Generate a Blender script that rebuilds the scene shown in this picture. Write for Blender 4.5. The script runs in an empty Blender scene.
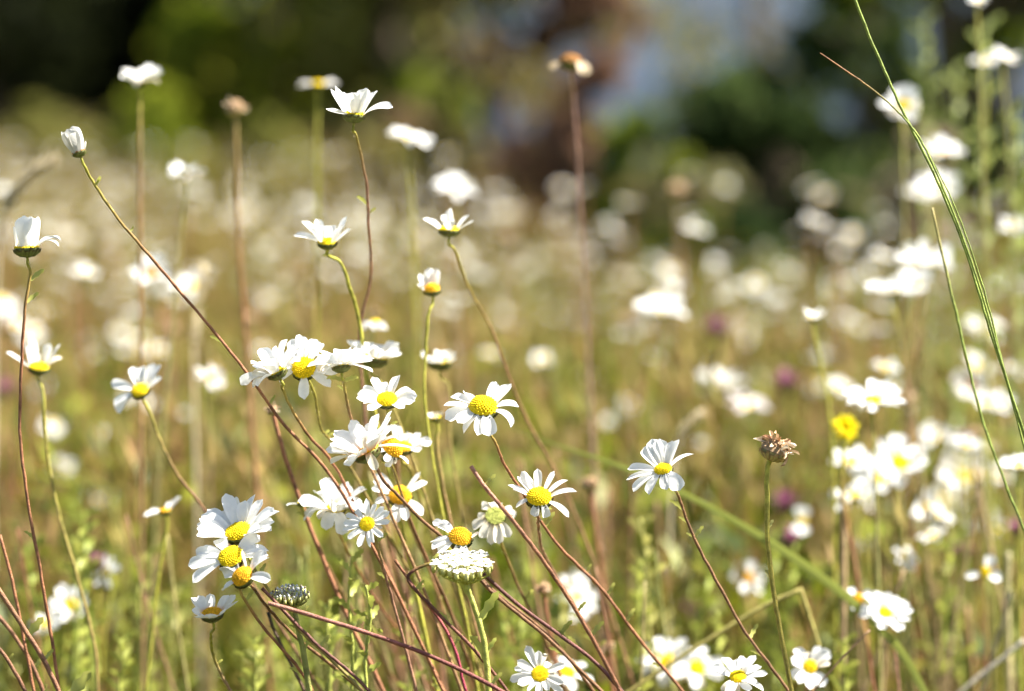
import bpy, math, random
import numpy as np
from mathutils import Vector, Matrix

random.seed(7)
rng = np.random.default_rng(11)
S = bpy.context.scene
COL = S.collection

# ------------------------------------------------------------------ camera
CAM_Z, LENS = 0.60, 85.0
K = 36.0 / LENS / 1024.0            # metres per pixel at one metre
HORIZON = 150.0
TH = math.atan((345.5 - HORIZON) * K)
FOCUS = 1.24
cam_d = bpy.data.cameras.new('camera')
cam = bpy.data.objects.new('camera', cam_d)
COL.objects.link(cam)
cam_d.lens = LENS
cam_d.sensor_width = 36
cam_d.clip_start = 0.05
cam_d.clip_end = 2000
cam.location = (0, 0, CAM_Z)
cam.rotation_euler = (math.pi / 2 - TH, 0, 0)
cam_d.dof.use_dof = True
cam_d.dof.focus_distance = FOCUS
cam_d.dof.aperture_fstop = 3.6
S.camera = cam
RT = Vector((1, 0, 0))
UP = Vector((0, math.sin(TH), math.cos(TH)))
FW = Vector((0, math.cos(TH), -math.sin(TH)))
CAM = Vector((0, 0, CAM_Z))

# ------------------------------------------------------------------ light
SUN_EL, SUN_AZ = math.radians(54), math.radians(86)
w = bpy.data.worlds.new('World')
S.world = w
w.use_nodes = True
nt = w.node_tree
bg = nt.nodes['Background']
sky = nt.nodes.new('ShaderNodeTexSky')
sky.sky_type = 'NISHITA'
sky.sun_disc = False
sky.sun_elevation = SUN_EL
sky.sun_rotation = SUN_AZ
nt.links.new(sky.outputs[0], bg.inputs[0])
bg.inputs[1].default_value = 0.05
sd = bpy.data.lights.new('sun', 'SUN')
sun = bpy.data.objects.new('sun', sd)
COL.objects.link(sun)
sd.energy = 5.0
sd.angle = math.radians(0.53)
sd.color = (1.0, 0.95, 0.86)
sdir = Vector((math.sin(SUN_AZ) * math.cos(SUN_EL), math.cos(SUN_AZ) * math.cos(SUN_EL), math.sin(SUN_EL)))
sun.rotation_euler = sdir.to_track_quat('Z', 'Y').to_euler()
sun.location = (6, 5, 9)
S.view_settings.view_transform = 'Standard'
S.view_settings.look = 'None'
S.view_settings.exposure = 2.1
S.view_settings.gamma = 1.0
S.view_settings.use_curve_mapping = False
S.render.engine = 'CYCLES'
S.cycles.use_denoising = True
S.cycles.max_bounces = 8
S.cycles.transparent_max_bounces = 8

# ------------------------------------------------------------------ helpers
def gz(x, y):
    """height of the ground"""
    t = min(max((y - 4.0) / 12.0, 0.0), 1.0)
    s = 1.0 / (1.0 + math.exp((x - 0.3) / 0.9))
    t = t * t * (3 - 2 * t)
    return t * (0.08 + 0.22 * s) + 0.012 * math.sin(x * 3.1) * math.sin(y * 2.3)

def gz_np(x, y):
    t = np.clip((y - 4.0) / 12.0, 0, 1)
    s = 1.0 / (1.0 + np.exp(np.clip((x - 0.3) / 0.9, -50, 50)))
    t = t * t * (3 - 2 * t)
    return t * (0.08 + 0.22 * s) + 0.012 * np.sin(x * 3.1) * np.sin(y * 2.3)

def at(px, py, d):
    return CAM + d * (FW + RT * ((px - 512) * K) + UP * ((345.5 - py) * K))

def world_axis(a):
    v = RT * a[0] + UP * a[1] - FW * a[2]
    return v.normalized()

class MB:
    def __init__(s):
        s.v, s.f, s.c, s.m = [], [], [], []
        s.mi = 0
    def add(s, vs, fs, cs):
        n = len(s.v)
        s.v += [tuple(p) for p in vs]
        s.f += [tuple(i + n for i in f) for f in fs]
        s.m += [s.mi] * len(fs)
        s.c += cs if isinstance(cs, list) else [cs] * len(vs)
    def tube(s, pts, rads, cols, sides=6, cap=True, ridge=0.0):
        n = len(pts)
        vs, cs = [], []
        ref = Vector((0.31, 0.87, 0.2))
        for i in range(n):
            t = (pts[min(i + 1, n - 1)] - pts[max(i - 1, 0)]).normalized()
            u = t.cross(ref)
            if u.length < 1e-4:
                u = t.cross(Vector((1, 0, 0)))
            u.normalize()
            v2 = t.cross(u)
            for k in range(sides):
                a = 2 * math.pi * k / sides
                vs.append(pts[i] + (u * math.cos(a) + v2 * math.sin(a)) * rads[i] * (1 - ridge * (k % 2)))
                cs.append(cols[i])
        fs = []
        for i in range(n - 1):
            for k in range(sides):
                k2 = (k + 1) % sides
                fs.append((i * sides + k, i * sides + k2, (i + 1) * sides + k2, (i + 1) * sides + k))
        if cap:
            fs.append(tuple(range(sides))[::-1])
            fs.append(tuple((n - 1) * sides + k for k in range(sides)))
        s.add(vs, fs, cs)
    def ribbon(s, pts, side, widths, cols, fold=0.0, nrm=None):
        """leaf-like strip, three verts across"""
        n = len(pts)
        vs, cs = [], []
        for i in range(n):
            up = nrm if nrm is not None else Vector((0, 0, 1))
            for q in (-1, 0, 1):
                vs.append(pts[i] + side * (q * widths[i]) + up * (fold * widths[i] * (abs(q))))
                cs.append(cols[i])
        fs = []
        for i in range(n - 1):
            for q in (0, 1):
                fs.append((i * 3 + q, i * 3 + q + 1, i * 3 + q + 4, i * 3 + q + 3))
        s.add(vs, fs, cs)
    def build(s, name, mats, parent=None, origin=None, smooth=True):
        o0 = origin if origin is not None else (parent.location if parent is not None else Vector((0, 0, 0)))
        if parent is not None and parent.get('_o') is not None:
            o0 = Vector(parent['_o'])
        me = bpy.data.meshes.new(name)
        vv = [(p[0] - o0[0], p[1] - o0[1], p[2] - o0[2]) for p in s.v]
        me.from_pydata(vv, [], s.f)
        at_ = me.attributes.new('col', 'FLOAT_COLOR', 'POINT')
        arr = np.ones((len(s.c), 4), dtype=np.float32)
        arr[:, :3] = np.array(s.c, dtype=np.float32).reshape(-1, 3)
        at_.data.foreach_set('color', arr.ravel())
        if not isinstance(mats, (list, tuple)):
            mats = [mats]
        for m in mats:
            me.materials.append(m)
        me.polygons.foreach_set('material_index', s.m)
        me.polygons.foreach_set('use_smooth', [smooth] * len(s.f))
        ob = bpy.data.objects.new(name, me)
        COL.objects.link(ob)
        if parent is not None:
            ob.parent = parent
        else:
            ob.location = o0
        return ob

def np_mesh(name, verts, quads, cols, mat, smooth=True, parent=None):
    me = bpy.data.meshes.new(name)
    nv, nf = len(verts), len(quads)
    me.vertices.add(nv)
    me.vertices.foreach_set('co', verts.astype(np.float32).ravel())
    k = quads.shape[1]
    me.loops.add(nf * k)
    me.loops.foreach_set('vertex_index', quads.astype(np.int32).ravel())
    me.polygons.add(nf)
    me.polygons.foreach_set('loop_start', np.arange(0, nf * k, k, dtype=np.int32))
    me.polygons.foreach_set('use_smooth', np.full(nf, smooth))
    a = me.attributes.new('col', 'FLOAT_COLOR', 'POINT')
    arr = np.ones((nv, 4), dtype=np.float32)
    arr[:, :3] = cols
    a.data.foreach_set('color', arr.ravel())
    me.materials.append(mat)
    me.update(calc_edges=True)
    ob = bpy.data.objects.new(name, me)
    COL.objects.link(ob)
    if parent is not None:
        ob.parent = parent
    return ob

def thing(name, label, cat, loc, group=None):
    o = bpy.data.objects.new(name, None)
    COL.objects.link(o)
    o.location = loc
    o.empty_display_size = 0.02
    o['label'] = label
    o['category'] = cat
    if group:
        o['group'] = group
    return o

def tag(o, label, cat, group=None, kind=None):
    if label: o['label'] = label
    if cat: o['category'] = cat
    if group: o['group'] = group
    if kind: o['kind'] = kind
    return o

# ------------------------------------------------------------------ materials
def leafy(name, trans=0.35, rough=0.55, spec=0.25, nscale=60, namt=0.25, bump=0.0, bscale=400):
    m = bpy.data.materials.new(name)
    m.use_nodes = True
    n = m.node_tree.nodes
    l = m.node_tree.links
    n.clear()
    out = n.new('ShaderNodeOutputMaterial')
    at_ = n.new('ShaderNodeAttribute'); at_.attribute_name = 'col'
    tc = n.new('ShaderNodeTexCoord')
    noi = n.new('ShaderNodeTexNoise'); noi.inputs['Scale'].default_value = nscale; noi.inputs['Detail'].default_value = 3
    l.new(tc.outputs['Object'], noi.inputs['Vector'])
    mr = n.new('ShaderNodeMapRange')
    mr.inputs[1].default_value = 0.3; mr.inputs[2].default_value = 0.7
    mr.inputs[3].default_value = 1 - namt; mr.inputs[4].default_value = 1 + namt
    l.new(noi.outputs['Fac'], mr.inputs[0])
    mul = n.new('ShaderNodeVectorMath'); mul.operation = 'SCALE'
    l.new(at_.outputs['Color'], mul.inputs[0]); l.new(mr.outputs[0], mul.inputs['Scale'])
    p = n.new('ShaderNodeBsdfPrincipled')
    p.inputs['Roughness'].default_value = rough
    p.inputs['Specular IOR Level'].default_value = spec
    l.new(mul.outputs[0], p.inputs['Base Color'])
    last = p.outputs[0]
    if bump > 0:
        b = n.new('ShaderNodeBump'); b.inputs['Strength'].default_value = bump; b.inputs['Distance'].default_value = 0.0006
        n2 = n.new('ShaderNodeTexNoise'); n2.inputs['Scale'].default_value = bscale
        l.new(tc.outputs['Object'], n2.inputs['Vector'])
        l.new(n2.outputs['Fac'], b.inputs['Height']); l.new(b.outputs[0], p.inputs['Normal'])
    if trans > 0:
        t = n.new('ShaderNodeBsdfTranslucent')
        l.new(mul.outputs[0], t.inputs['Color'])
        mx = n.new('ShaderNodeMixShader'); mx.inputs[0].default_value = trans
        l.new(p.outputs[0], mx.inputs[1]); l.new(t.outputs[0], mx.inputs[2])
        last = mx.outputs[0]
    l.new(last, out.inputs['Surface'])
    return m

M_PETAL = leafy('white_petal', 0.38, 0.5, 0.2, 300, 0.05, 0.25, 900)
M_DISC = leafy('yellow_florets', 0.10, 0.7, 0.15, 700, 0.22, 0.8, 1800)
M_GREEN = leafy('sepal_green', 0.10, 0.6, 0.2, 500, 0.25, 0.4, 900)
M_STEM = leafy('stem_skin', 0.0, 0.6, 0.25, 260, 0.38, 0.9, 1500)
M_LEAF = leafy('leaf_green', 0.35, 0.5, 0.3, 120, 0.2)
M_GRASS = leafy('grass_blade', 0.40, 0.5, 0.3, 9, 0.2)
M_STRAW = leafy('dry_straw', 0.30, 0.65, 0.2, 9, 0.2)
M_DRY = leafy('dry_seed', 0.12, 0.8, 0.1, 500, 0.35, 0.8, 1200)
M_FOL = leafy('tree_foliage', 0.55, 0.7, 0.04, 1.3, 0.3)
M_BARK = leafy('bark', 0.0, 0.85, 0.1, 14, 0.35, 0.9, 40)

def ground_mat():
    m = bpy.data.materials.new('meadow_soil'); m.use_nodes = True
    n = m.node_tree.nodes; l = m.node_tree.links
    p = n['Principled BSDF']; p.inputs['Roughness'].default_value = 0.95
    p.inputs['Specular IOR Level'].default_value = 0.1
    tc = n.new('ShaderNodeTexCoord')
    a = n.new('ShaderNodeTexNoise'); a.inputs['Scale'].default_value = 3.5; a.inputs['Detail'].default_value = 9
    l.new(tc.outputs['Object'], a.inputs['Vector'])
    r = n.new('ShaderNodeValToRGB')
    e = r.color_ramp.elements
    e[0].position = 0.32; e[0].color = (0.035, 0.035, 0.012, 1)
    e[1].position = 0.70; e[1].color = (0.16, 0.13, 0.055, 1)
    x = e.new(0.5); x.color = (0.075, 0.075, 0.024, 1)
    l.new(a.outputs['Fac'], r.inputs[0]); l.new(r.outputs[0], p.inputs['Base Color'])
    b = n.new('ShaderNodeBump'); b.inputs['Strength'].default_value = 0.6; b.inputs['Distance'].default_value = 0.03
    c = n.new('ShaderNodeTexNoise'); c.inputs['Scale'].default_value = 40; c.inputs['Detail'].default_value = 6
    l.new(tc.outputs['Object'], c.inputs['Vector'])
    l.new(c.outputs['Fac'], b.inputs['Height']); l.new(b.outputs[0], p.inputs['Normal'])
    return m

# ------------------------------------------------------------------ ground
def make_ground():
    ys = np.concatenate([-np.geomspace(600, 2, 24), np.linspace(-1.5, 20, 87), np.geomspace(21, 900, 26)])
    xs = np.concatenate([-np.geomspace(600, 8.5, 22), np.linspace(-8, 8, 65), np.geomspace(8.5, 600, 22)])
    X, Y = np.meshgrid(xs, ys)
    Z = gz_np(X, Y)
    V = np.stack([X, Y, Z], -1).reshape(-1, 3)
    nx, ny = len(xs), len(ys)
    i = np.arange(nx - 1)[None, :] + np.arange(ny - 1)[:, None] * nx
    i = i.ravel()
    Q = np.stack([i, i + 1, i + nx + 1, i + nx], -1)
    o = np_mesh('ground', V, Q, np.full((len(V), 3), 0.15), ground_mat())
    o['kind'] = 'structure'
make_ground()

# ------------------------------------------------------------------ grass (stuff)
def wedge(n, d0, d1, margin=1.25, pad=0.35, power=1.0):
    """random ground points in front of the camera, n of them"""
    u = rng.random(n)
    e = power + 1
    d = (d0 ** e + u * (d1 ** e - d0 ** e)) ** (1 / e)
    hw = d * 0.212 * margin + pad
    x = (rng.random(n) * 2 - 1) * hw
    return x, d

def growth(x, y):
    """the sward gets short towards the shrubs on the right and in the far middle"""
    sx = 1 / (1 + np.exp(np.clip(-(x / np.maximum(y, .5) - 0.02) / 0.03, -40, 40)))
    sy = np.clip((y - 3.8) / 2.0, 0, 1)
    return 1 - 0.50 * sx * sy

def blades(x, y, h, wd, lean, cols, levels=4, droop=0.5, tipw=0.12, tipcol=None):
    n = len(x)
    az = rng.random(n) * 2 * np.pi
    fz = rng.random(n) * np.pi
    z0 = gz_np(x, y)
    t = np.linspace(0, 1, levels)
    V = np.zeros((n, levels, 2, 3)); C = np.zeros((n, levels, 2, 3))
    for k in range(levels):
        tt = t[k]
        off = lean * h * (tt ** (1 + droop))
        cx = x + np.cos(az) * off
        cy = y + np.sin(az) * off
        cz = z0 - 0.01 + h * tt * (1 - 0.25 * (lean * tt) ** 2)
        ww = wd * (1 - tt * (1 - tipw)) * 0.5
        for q, s in ((0, -1), (1, 1)):
            V[:, k, q, 0] = cx + np.cos(fz) * ww * s
            V[:, k, q, 1] = cy + np.sin(fz) * ww * s
            V[:, k, q, 2] = cz
            c = cols
            if tipcol is not None:
                c = cols * (1 - tt) + tipcol * tt
            C[:, k, q, :] = c
    base = (np.arange(n) * levels * 2)[:, None]
    F = []
    for k in range(levels - 1):
        F.append(np.stack([base[:, 0] + 2 * k, base[:, 0] + 2 * k + 1, base[:, 0] + 2 * k + 3, base[:, 0] + 2 * k + 2], -1))
    return V.reshape(-1, 3), np.concatenate(F), C.reshape(-1, 3), (az, z0)

def join(parts):
    vs, fs, cs, n = [], [], [], 0
    for v, f, c in parts:
        vs.append(v); fs.append(f + n); cs.append(c); n += len(v)
    return np.concatenate(vs), np.concatenate(fs), np.concatenate(cs)

VEG = np.array([0.72, 0.65, 0.36])
def mixcol(n, pal, jit=0.2):
    pal = np.array(pal)
    i = rng.integers(0, len(pal), n); j = rng.integers(0, len(pal), n)
    a = rng.random((n, 1))
    c = pal[i] * a + pal[j] * (1 - a)
    return c * VEG * (1 + (rng.random((n, 1)) * 2 - 1) * jit)

GREENS = [(0.12, 0.16, 0.014), (0.20, 0.21, 0.018), (0.075, 0.115, 0.012), (0.25, 0.22, 0.03), (0.10, 0.14, 0.016)]
STRAWS = [(0.32, 0.26, 0.10), (0.40, 0.33, 0.17), (0.24, 0.21, 0.06), (0.34, 0.25, 0.14), (0.17, 0.18, 0.03)]
REDS = [(0.22, 0.10, 0.055), (0.28, 0.15, 0.09), (0.17, 0.075, 0.04)]

def make_grass():
    P = []
    for (n, d0, d1, h0, h1, wd) in ((2600, 0.5, 1.6, 0.07, 0.20, 0.0035), (9500, 1.6, 3.2, 0.08, 0.30, 0.0045), (1000, 1.36, 2.3, 0.16, 0.37, 0.0026),
                                    (11000, 3.2, 6.5, 0.10, 0.30, 0.006), (22000, 6.5, 17, 0.12, 0.36, 0.010)):
        x, y = wedge(n, d0, d1)
        h = (h0 + (h1 - h0) * rng.random(n) ** 1.4) * growth(x, y)
        P.append(blades(x, y, h, wd * (0.6 + rng.random(n)), 0.15 + 0.7 * rng.random(n), mixcol(n, GREENS))[:3])
    n = 9000                                           # side verge, thin, seen only from elsewhere
    x = (rng.random(n) * 2 - 1) * 6; y = 0.3 + rng.random(n) * 14
    P.append(blades(x, y, 0.08 + 0.2 * rng.random(n), 0.010 * (0.6 + rng.random(n)), 0.2 + 0.6 * rng.random(n), mixcol(n, GREENS))[:3])
    v, f, c = join(P)
    tag(np_mesh('grass', v, f, c, M_GRASS), 'short green and yellowish grass covering the meadow floor', 'grass', kind='stuff')
    # dry flowering grasses: stalk plus a feathery head of small strokes
    P = []
    for (n, d0, d1, wd, hs) in ((620, 1.65, 2.6, 0.0019, 0.85), (1500, 2.6, 4.5, 0.0025, 0.92), (2400, 4.5, 9, 0.0032, 0.85), (5500, 9, 17, 0.005, 0.95)):
        x, y = wedge(n, d0, d1)
        h = (0.24 + 0.20 * rng.random(n)) * hs * (1 + 0.28 * np.sin(x * 2.3 + 1.1) * np.sin(y * 0.9 + x)) * growth(x, y)
        lean = 0.05 + 0.35 * rng.random(n)
        cols = mixcol(n, STRAWS + REDS[:2] + [(.24, .24, .05)])
        v, f, c, (az, z0) = blades(x, y, h, wd * np.ones(n), lean, cols, droop=0.6, tipw=0.6)
        P.append((v, f, c))
        for k in range(7):                             # head spikelets
            tt = 0.72 + 0.28 * (k + rng.random(n)) / 7
            off = lean * h * tt ** 1.6
            hx = x + np.cos(az) * off; hy = y + np.sin(az) * off
            hz = h * tt * (1 - 0.25 * (lean * tt) ** 2)
            hc = mixcol(n, STRAWS + [(0.40, 0.27, 0.21)])
            L = 0.022 + 0.02 * rng.random(n)
            aa = rng.random(n) * 6.28
            wv = wd * 1.1 + 0.0008
            zz = z0 - 0.01 + hz
            ex = hx + np.cos(aa) * L * 0.45; ey = hy + np.sin(aa) * L * 0.45; ez = zz + L * 0.8
            px_, py_ = -np.sin(aa) * wv, np.cos(aa) * wv
            mx, my, mz = (hx + ex) / 2, (hy + ey) / 2, (zz + ez) / 2
            V = np.stack([np.stack([hx, hy, zz], -1), np.stack([mx + px_, my + py_, mz], -1),
                          np.stack([ex, ey, ez], -1), np.stack([mx - px_, my - py_, mz], -1)], 1).reshape(-1, 3)
            F = np.arange(n * 4).reshape(-1, 4)
            P.append((V, F, np.repeat(hc, 4, 0)))
    v, f, c = join(P)
    tag(np_mesh('dry_grass', v, f, c, M_STRAW), 'straw coloured flowering grasses standing all over the blurred meadow', 'dry grass', kind='stuff')
    # low leafy herbs between the grasses
    P = []
    for (n, d0, d1, h0, h1, L0) in ((2500, 0.7, 1.7, 0.02, 0.22, 0.018), (17000, 1.7, 3.6, 0.02, 0.33, 0.030), (9000, 3.6, 8, 0.03, 0.28, 0.03)):
        x, y = wedge(n, d0, d1)
        # clump them
        cx, cy = wedge(260, d0, d1)
        ci = rng.integers(0, 260, n)
        m = rng.random(n) < 0.75
        x = np.where(m, cx[ci] + rng.normal(0, 0.05, n), x); y = np.where(m, cy[ci] + rng.normal(0, 0.05, n), y)
        z = gz_np(x, y) + h0 + (h1 - h0) * rng.random(n)
        L = L0 * (0.6 + rng.random(n)); W = L * (0.12 + 0.12 * rng.random(n))
        a = rng.random(n) * 6.28; el = rng.normal(0.5, 0.5, n)
        d = np.stack([np.cos(a) * np.cos(el), np.sin(a) * np.cos(el), np.sin(el)], -1)
        sd_ = np.stack([-np.sin(a), np.cos(a), rng.normal(0, 0.3, n)], -1)
        b = np.stack([x, y, z], -1)
        V = np.stack([b, b + d * (L * .5)[:, None] + sd_ * W[:, None], b + d * L[:, None], b + d * (L * .5)[:, None] - sd_ * W[:, None]], 1).reshape(-1, 3)
        P.append((V, np.arange(n * 4).reshape(-1, 4), np.repeat(mixcol(n, [(0.15, 0.22, 0.02), (0.27, 0.33, 0.04), (0.06, 0.10, 0.014), (0.05, 0.075, 0.012), (0.30, 0.33, 0.06)]), 4, 0)))
    v, f, c = join(P)
    tag(np_mesh('undergrowth', v, f, c, M_LEAF), 'small narrow green herb leaves low between the daisy stems', 'undergrowth', kind='stuff')
make_grass()

# ------------------------------------------------------------------ trees and bushes
def leaf_cloud(n, centers, radii, size, pal, flat=1.0):
    centers = np.array(centers); radii = np.array(radii)
    wt = radii ** 2; wt = wt / wt.sum()
    ci = rng.choice(len(centers), n, p=wt)
    g = rng.normal(size=(n, 3)); g /= np.linalg.norm(g, axis=1)[:, None]
    rr = rng.random(n) ** 0.45
    p = centers[ci] + g * (rr * radii[ci])[:, None] * np.array([1, 1, flat])
    a = rng.normal(size=(n, 3)); a /= np.linalg.norm(a, axis=1)[:, None]
    b = np.cross(a, rng.normal(size=(n, 3))); b /= np.linalg.norm(b, axis=1)[:, None]
    s = size * (0.55 + 0.9 * rng.random(n))
    L = s[:, None] * a; W = (s * 0.42)[:, None] * b
    V = np.stack([p, p + L * .5 + W, p + L, p + L * .5 - W], 1).reshape(-1, 3)
    pal = np.array(pal)
    tone = pal[rng.integers(0, len(pal), len(centers))][ci] * 0.6 + pal[rng.integers(0, len(pal), n)] * 0.4
    tone = tone * (0.8 + 0.4 * rng.random((n, 1)))
    return V, np.arange(n * 4).reshape(-1, 4), np.repeat(tone, 4, 0)

def tree(name, label, cat, x, y, H, R, low, pal, nleaf=5000, size=0.11, nclump=34, trunk_r=0.12, bark=(0.10, 0.075, 0.05), group=None, clump=0.34):
    z0 = gz(x, y)
    o = thing(name, label, cat, (x, y, z0), group)
    mb = MB()
    tp = [Vector((x + 0.05 * math.sin(k * 1.7) * k, y + 0.04 * math.cos(k * 2.1) * k, z0 - 0.1 + (H * 0.85 + .1) * k / 7)) for k in range(8)]
    mb.tube(tp, [trunk_r * (1 - 0.11 * k) * (1.35 if k == 0 else 1) for k in range(8)], [bark] * 8, 9)
    cs, rs = [], []
    for k in range(nclump):
        u = random.random()
        zz = z0 + low + (H - low) * u
        prof = math.sin(math.pi * (0.16 + 0.80 * u)) ** 0.8
        a = random.random() * 6.283
        r = R * prof * math.sqrt(0.12 + 0.88 * random.random())
        c = Vector((x + math.cos(a) * r, y + math.sin(a) * r, zz))
        cs.append(tuple(c)); rs.append(R * clump * (0.6 + 0.7 * random.random()))
        if k % 2 == 0:
            s = tp[min(7, max(1, int(u * 6)))]
            mid = (s + c) / 2 + Vector((0, 0, -0.06 * H))
            mb.tube([s, mid, c], [trunk_r * 0.34, trunk_r * 0.2, trunk_r * 0.06], [bark] * 3, 5)
    mb.build('trunk', M_BARK, o)
    v, f, c = leaf_cloud(nleaf, cs, rs, size, pal)
    v = v - np.array(o.location)
    np_mesh('crown', v, f, c, M_FOL, smooth=False, parent=o)
    return o

def X(px, d): return (px - 512) * K * d
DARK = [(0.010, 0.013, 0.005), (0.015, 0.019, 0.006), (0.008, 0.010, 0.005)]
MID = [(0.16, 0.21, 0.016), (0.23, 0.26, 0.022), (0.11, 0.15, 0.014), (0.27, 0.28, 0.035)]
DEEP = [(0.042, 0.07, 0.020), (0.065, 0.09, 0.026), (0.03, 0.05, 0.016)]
BROWN = [(0.24, 0.135, 0.085), (0.20, 0.11, 0.07), (0.27, 0.18, 0.105), (0.15, 0.12, 0.05)]
OLIVE = [(0.24, 0.23, 0.06), (0.18, 0.18, 0.04), (0.28, 0.24, 0.10)]
TAN = [(0.42, 0.34, 0.22), (0.36, 0.29, 0.18), (0.46, 0.40, 0.28)]

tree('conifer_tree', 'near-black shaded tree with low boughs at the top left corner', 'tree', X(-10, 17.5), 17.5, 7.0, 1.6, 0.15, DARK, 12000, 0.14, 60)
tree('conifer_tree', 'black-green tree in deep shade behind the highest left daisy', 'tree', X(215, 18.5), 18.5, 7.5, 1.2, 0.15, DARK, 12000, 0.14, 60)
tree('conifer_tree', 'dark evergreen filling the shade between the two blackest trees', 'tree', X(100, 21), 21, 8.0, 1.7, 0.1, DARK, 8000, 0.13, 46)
tree('leafy_tree', 'sunlit mid-green tree above the left meadow edge', 'tree', X(285, 15.0), 15.0, 3.0, 0.62, 0.20, MID, 4200, 0.10, 36)
tree('leafy_tree', 'olive green tree leaning into the brown bush at top centre', 'tree', X(405, 14.4), 14.4, 3.2, 0.62, 0.20, OLIVE + MID[:1], 4000, 0.10, 36)
tree('dead_bush', 'large reddish-brown dry bush at top centre', 'bush', X(520, 9.9), 9.9, 2.0, 0.50, 0.05, BROWN + OLIVE[:1], 3600, 0.07, 40, 0.05, (0.16, 0.085, 0.06))
tree('dead_bush', 'narrow dark brown bush bordering the blue gap', 'bush', X(580, 9.2), 9.2, 1.7, 0.17, 0.03, BROWN[:2] + DARK[:1], 2600, 0.06, 30, 0.04, (0.12, 0.06, 0.045))
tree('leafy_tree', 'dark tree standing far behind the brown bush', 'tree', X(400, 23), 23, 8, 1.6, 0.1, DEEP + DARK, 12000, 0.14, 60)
tree('leafy_bush', 'yellow-green rounded bush below the left trees', 'bush', X(150, 12.5), 12.5, 0.66, 0.26, 0.03, MID, 2200, 0.06, 20, 0.03)
tree('leafy_bush', 'low olive bush on the meadow edge under the black tree', 'bush', X(50, 12.8), 12.8, 0.58, 0.30, 0.03, OLIVE, 1800, 0.06, 20, 0.03)
tree('leafy_bush', 'low olive bush on the meadow edge below the sunlit tree', 'bush', X(265, 12.6), 12.6, 0.50, 0.30, 0.03, OLIVE + MID[:1], 2000, 0.06, 20, 0.03)
tree('leafy_bush', 'brownish low bush left of the large dry bush', 'bush', X(415, 11.8), 11.8, 0.52, 0.34, 0.03, OLIVE + BROWN[:2], 2000, 0.06, 20, 0.03)
tree('leafy_bush', 'light green loose bush left of the dark green bush', 'bush', X(635, 8.0), 8.0, 0.72, 0.19, 0.03, MID[:3] + DEEP, 1600, 0.042, 20, 0.02)
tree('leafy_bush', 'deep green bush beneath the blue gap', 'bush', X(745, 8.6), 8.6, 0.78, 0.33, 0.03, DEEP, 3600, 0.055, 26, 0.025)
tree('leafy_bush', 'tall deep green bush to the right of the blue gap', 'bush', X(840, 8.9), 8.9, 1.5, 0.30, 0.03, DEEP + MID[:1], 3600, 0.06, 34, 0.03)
tree('leafy_tree', 'green tree behind the upper right flowers', 'tree', X(990, 11.0), 11.0, 3.0, 0.55, 0.06, MID[:3] + DEEP, 5200, 0.075, 42)
tree('dry_bush', 'pale tan dry tussock right of the dark green bushes', 'bush', X(915, 7.4), 7.4, 0.62, 0.125, 0.03, TAN, 1500, 0.045, 18, 0.015, (0.3, 0.22, 0.14))
tree('leafy_tree', 'thin-leaved tree standing in the blue gap', 'tree', X(760, 24), 24, 6.5, 1.2, 0.4, DEEP + OLIVE, 1100, 0.12, 40)
tree('leafy_tree', 'sparse light tree whose boughs break up the blue gap', 'tree', X(690, 20), 20, 5.5, 1.15, 0.3, OLIVE + DEEP, 900, 0.11, 34, 0.05)
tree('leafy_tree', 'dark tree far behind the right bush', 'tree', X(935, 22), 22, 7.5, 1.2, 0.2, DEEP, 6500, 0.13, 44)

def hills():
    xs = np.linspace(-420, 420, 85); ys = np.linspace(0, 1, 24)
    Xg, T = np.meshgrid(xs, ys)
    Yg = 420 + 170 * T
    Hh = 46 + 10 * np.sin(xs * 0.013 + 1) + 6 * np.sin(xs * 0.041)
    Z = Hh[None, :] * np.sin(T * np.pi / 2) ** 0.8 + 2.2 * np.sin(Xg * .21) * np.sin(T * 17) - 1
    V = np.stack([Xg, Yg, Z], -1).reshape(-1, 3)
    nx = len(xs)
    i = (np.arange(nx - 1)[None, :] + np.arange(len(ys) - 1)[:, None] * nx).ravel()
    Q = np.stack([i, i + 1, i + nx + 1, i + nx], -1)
    m = leafy('haze_blue_hillside', 0, .9, .1, .06, .35)
    o = np_mesh('hills', V, Q, np.full((len(V), 3), (0.036, 0.052, 0.076)), m)  # blue-grey stands for distance haze, painted into the hill's base colour
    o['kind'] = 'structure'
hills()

# ------------------------------------------------------------------ daisies
def basis(a):
    a = a.normalized()
    e1 = RT - a * RT.dot(a)
    if e1.length < 0.05:
        e1 = UP - a * UP.dot(a)
    e1.normalize()
    e2 = a.cross(e1)
    return e1, e2

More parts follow.
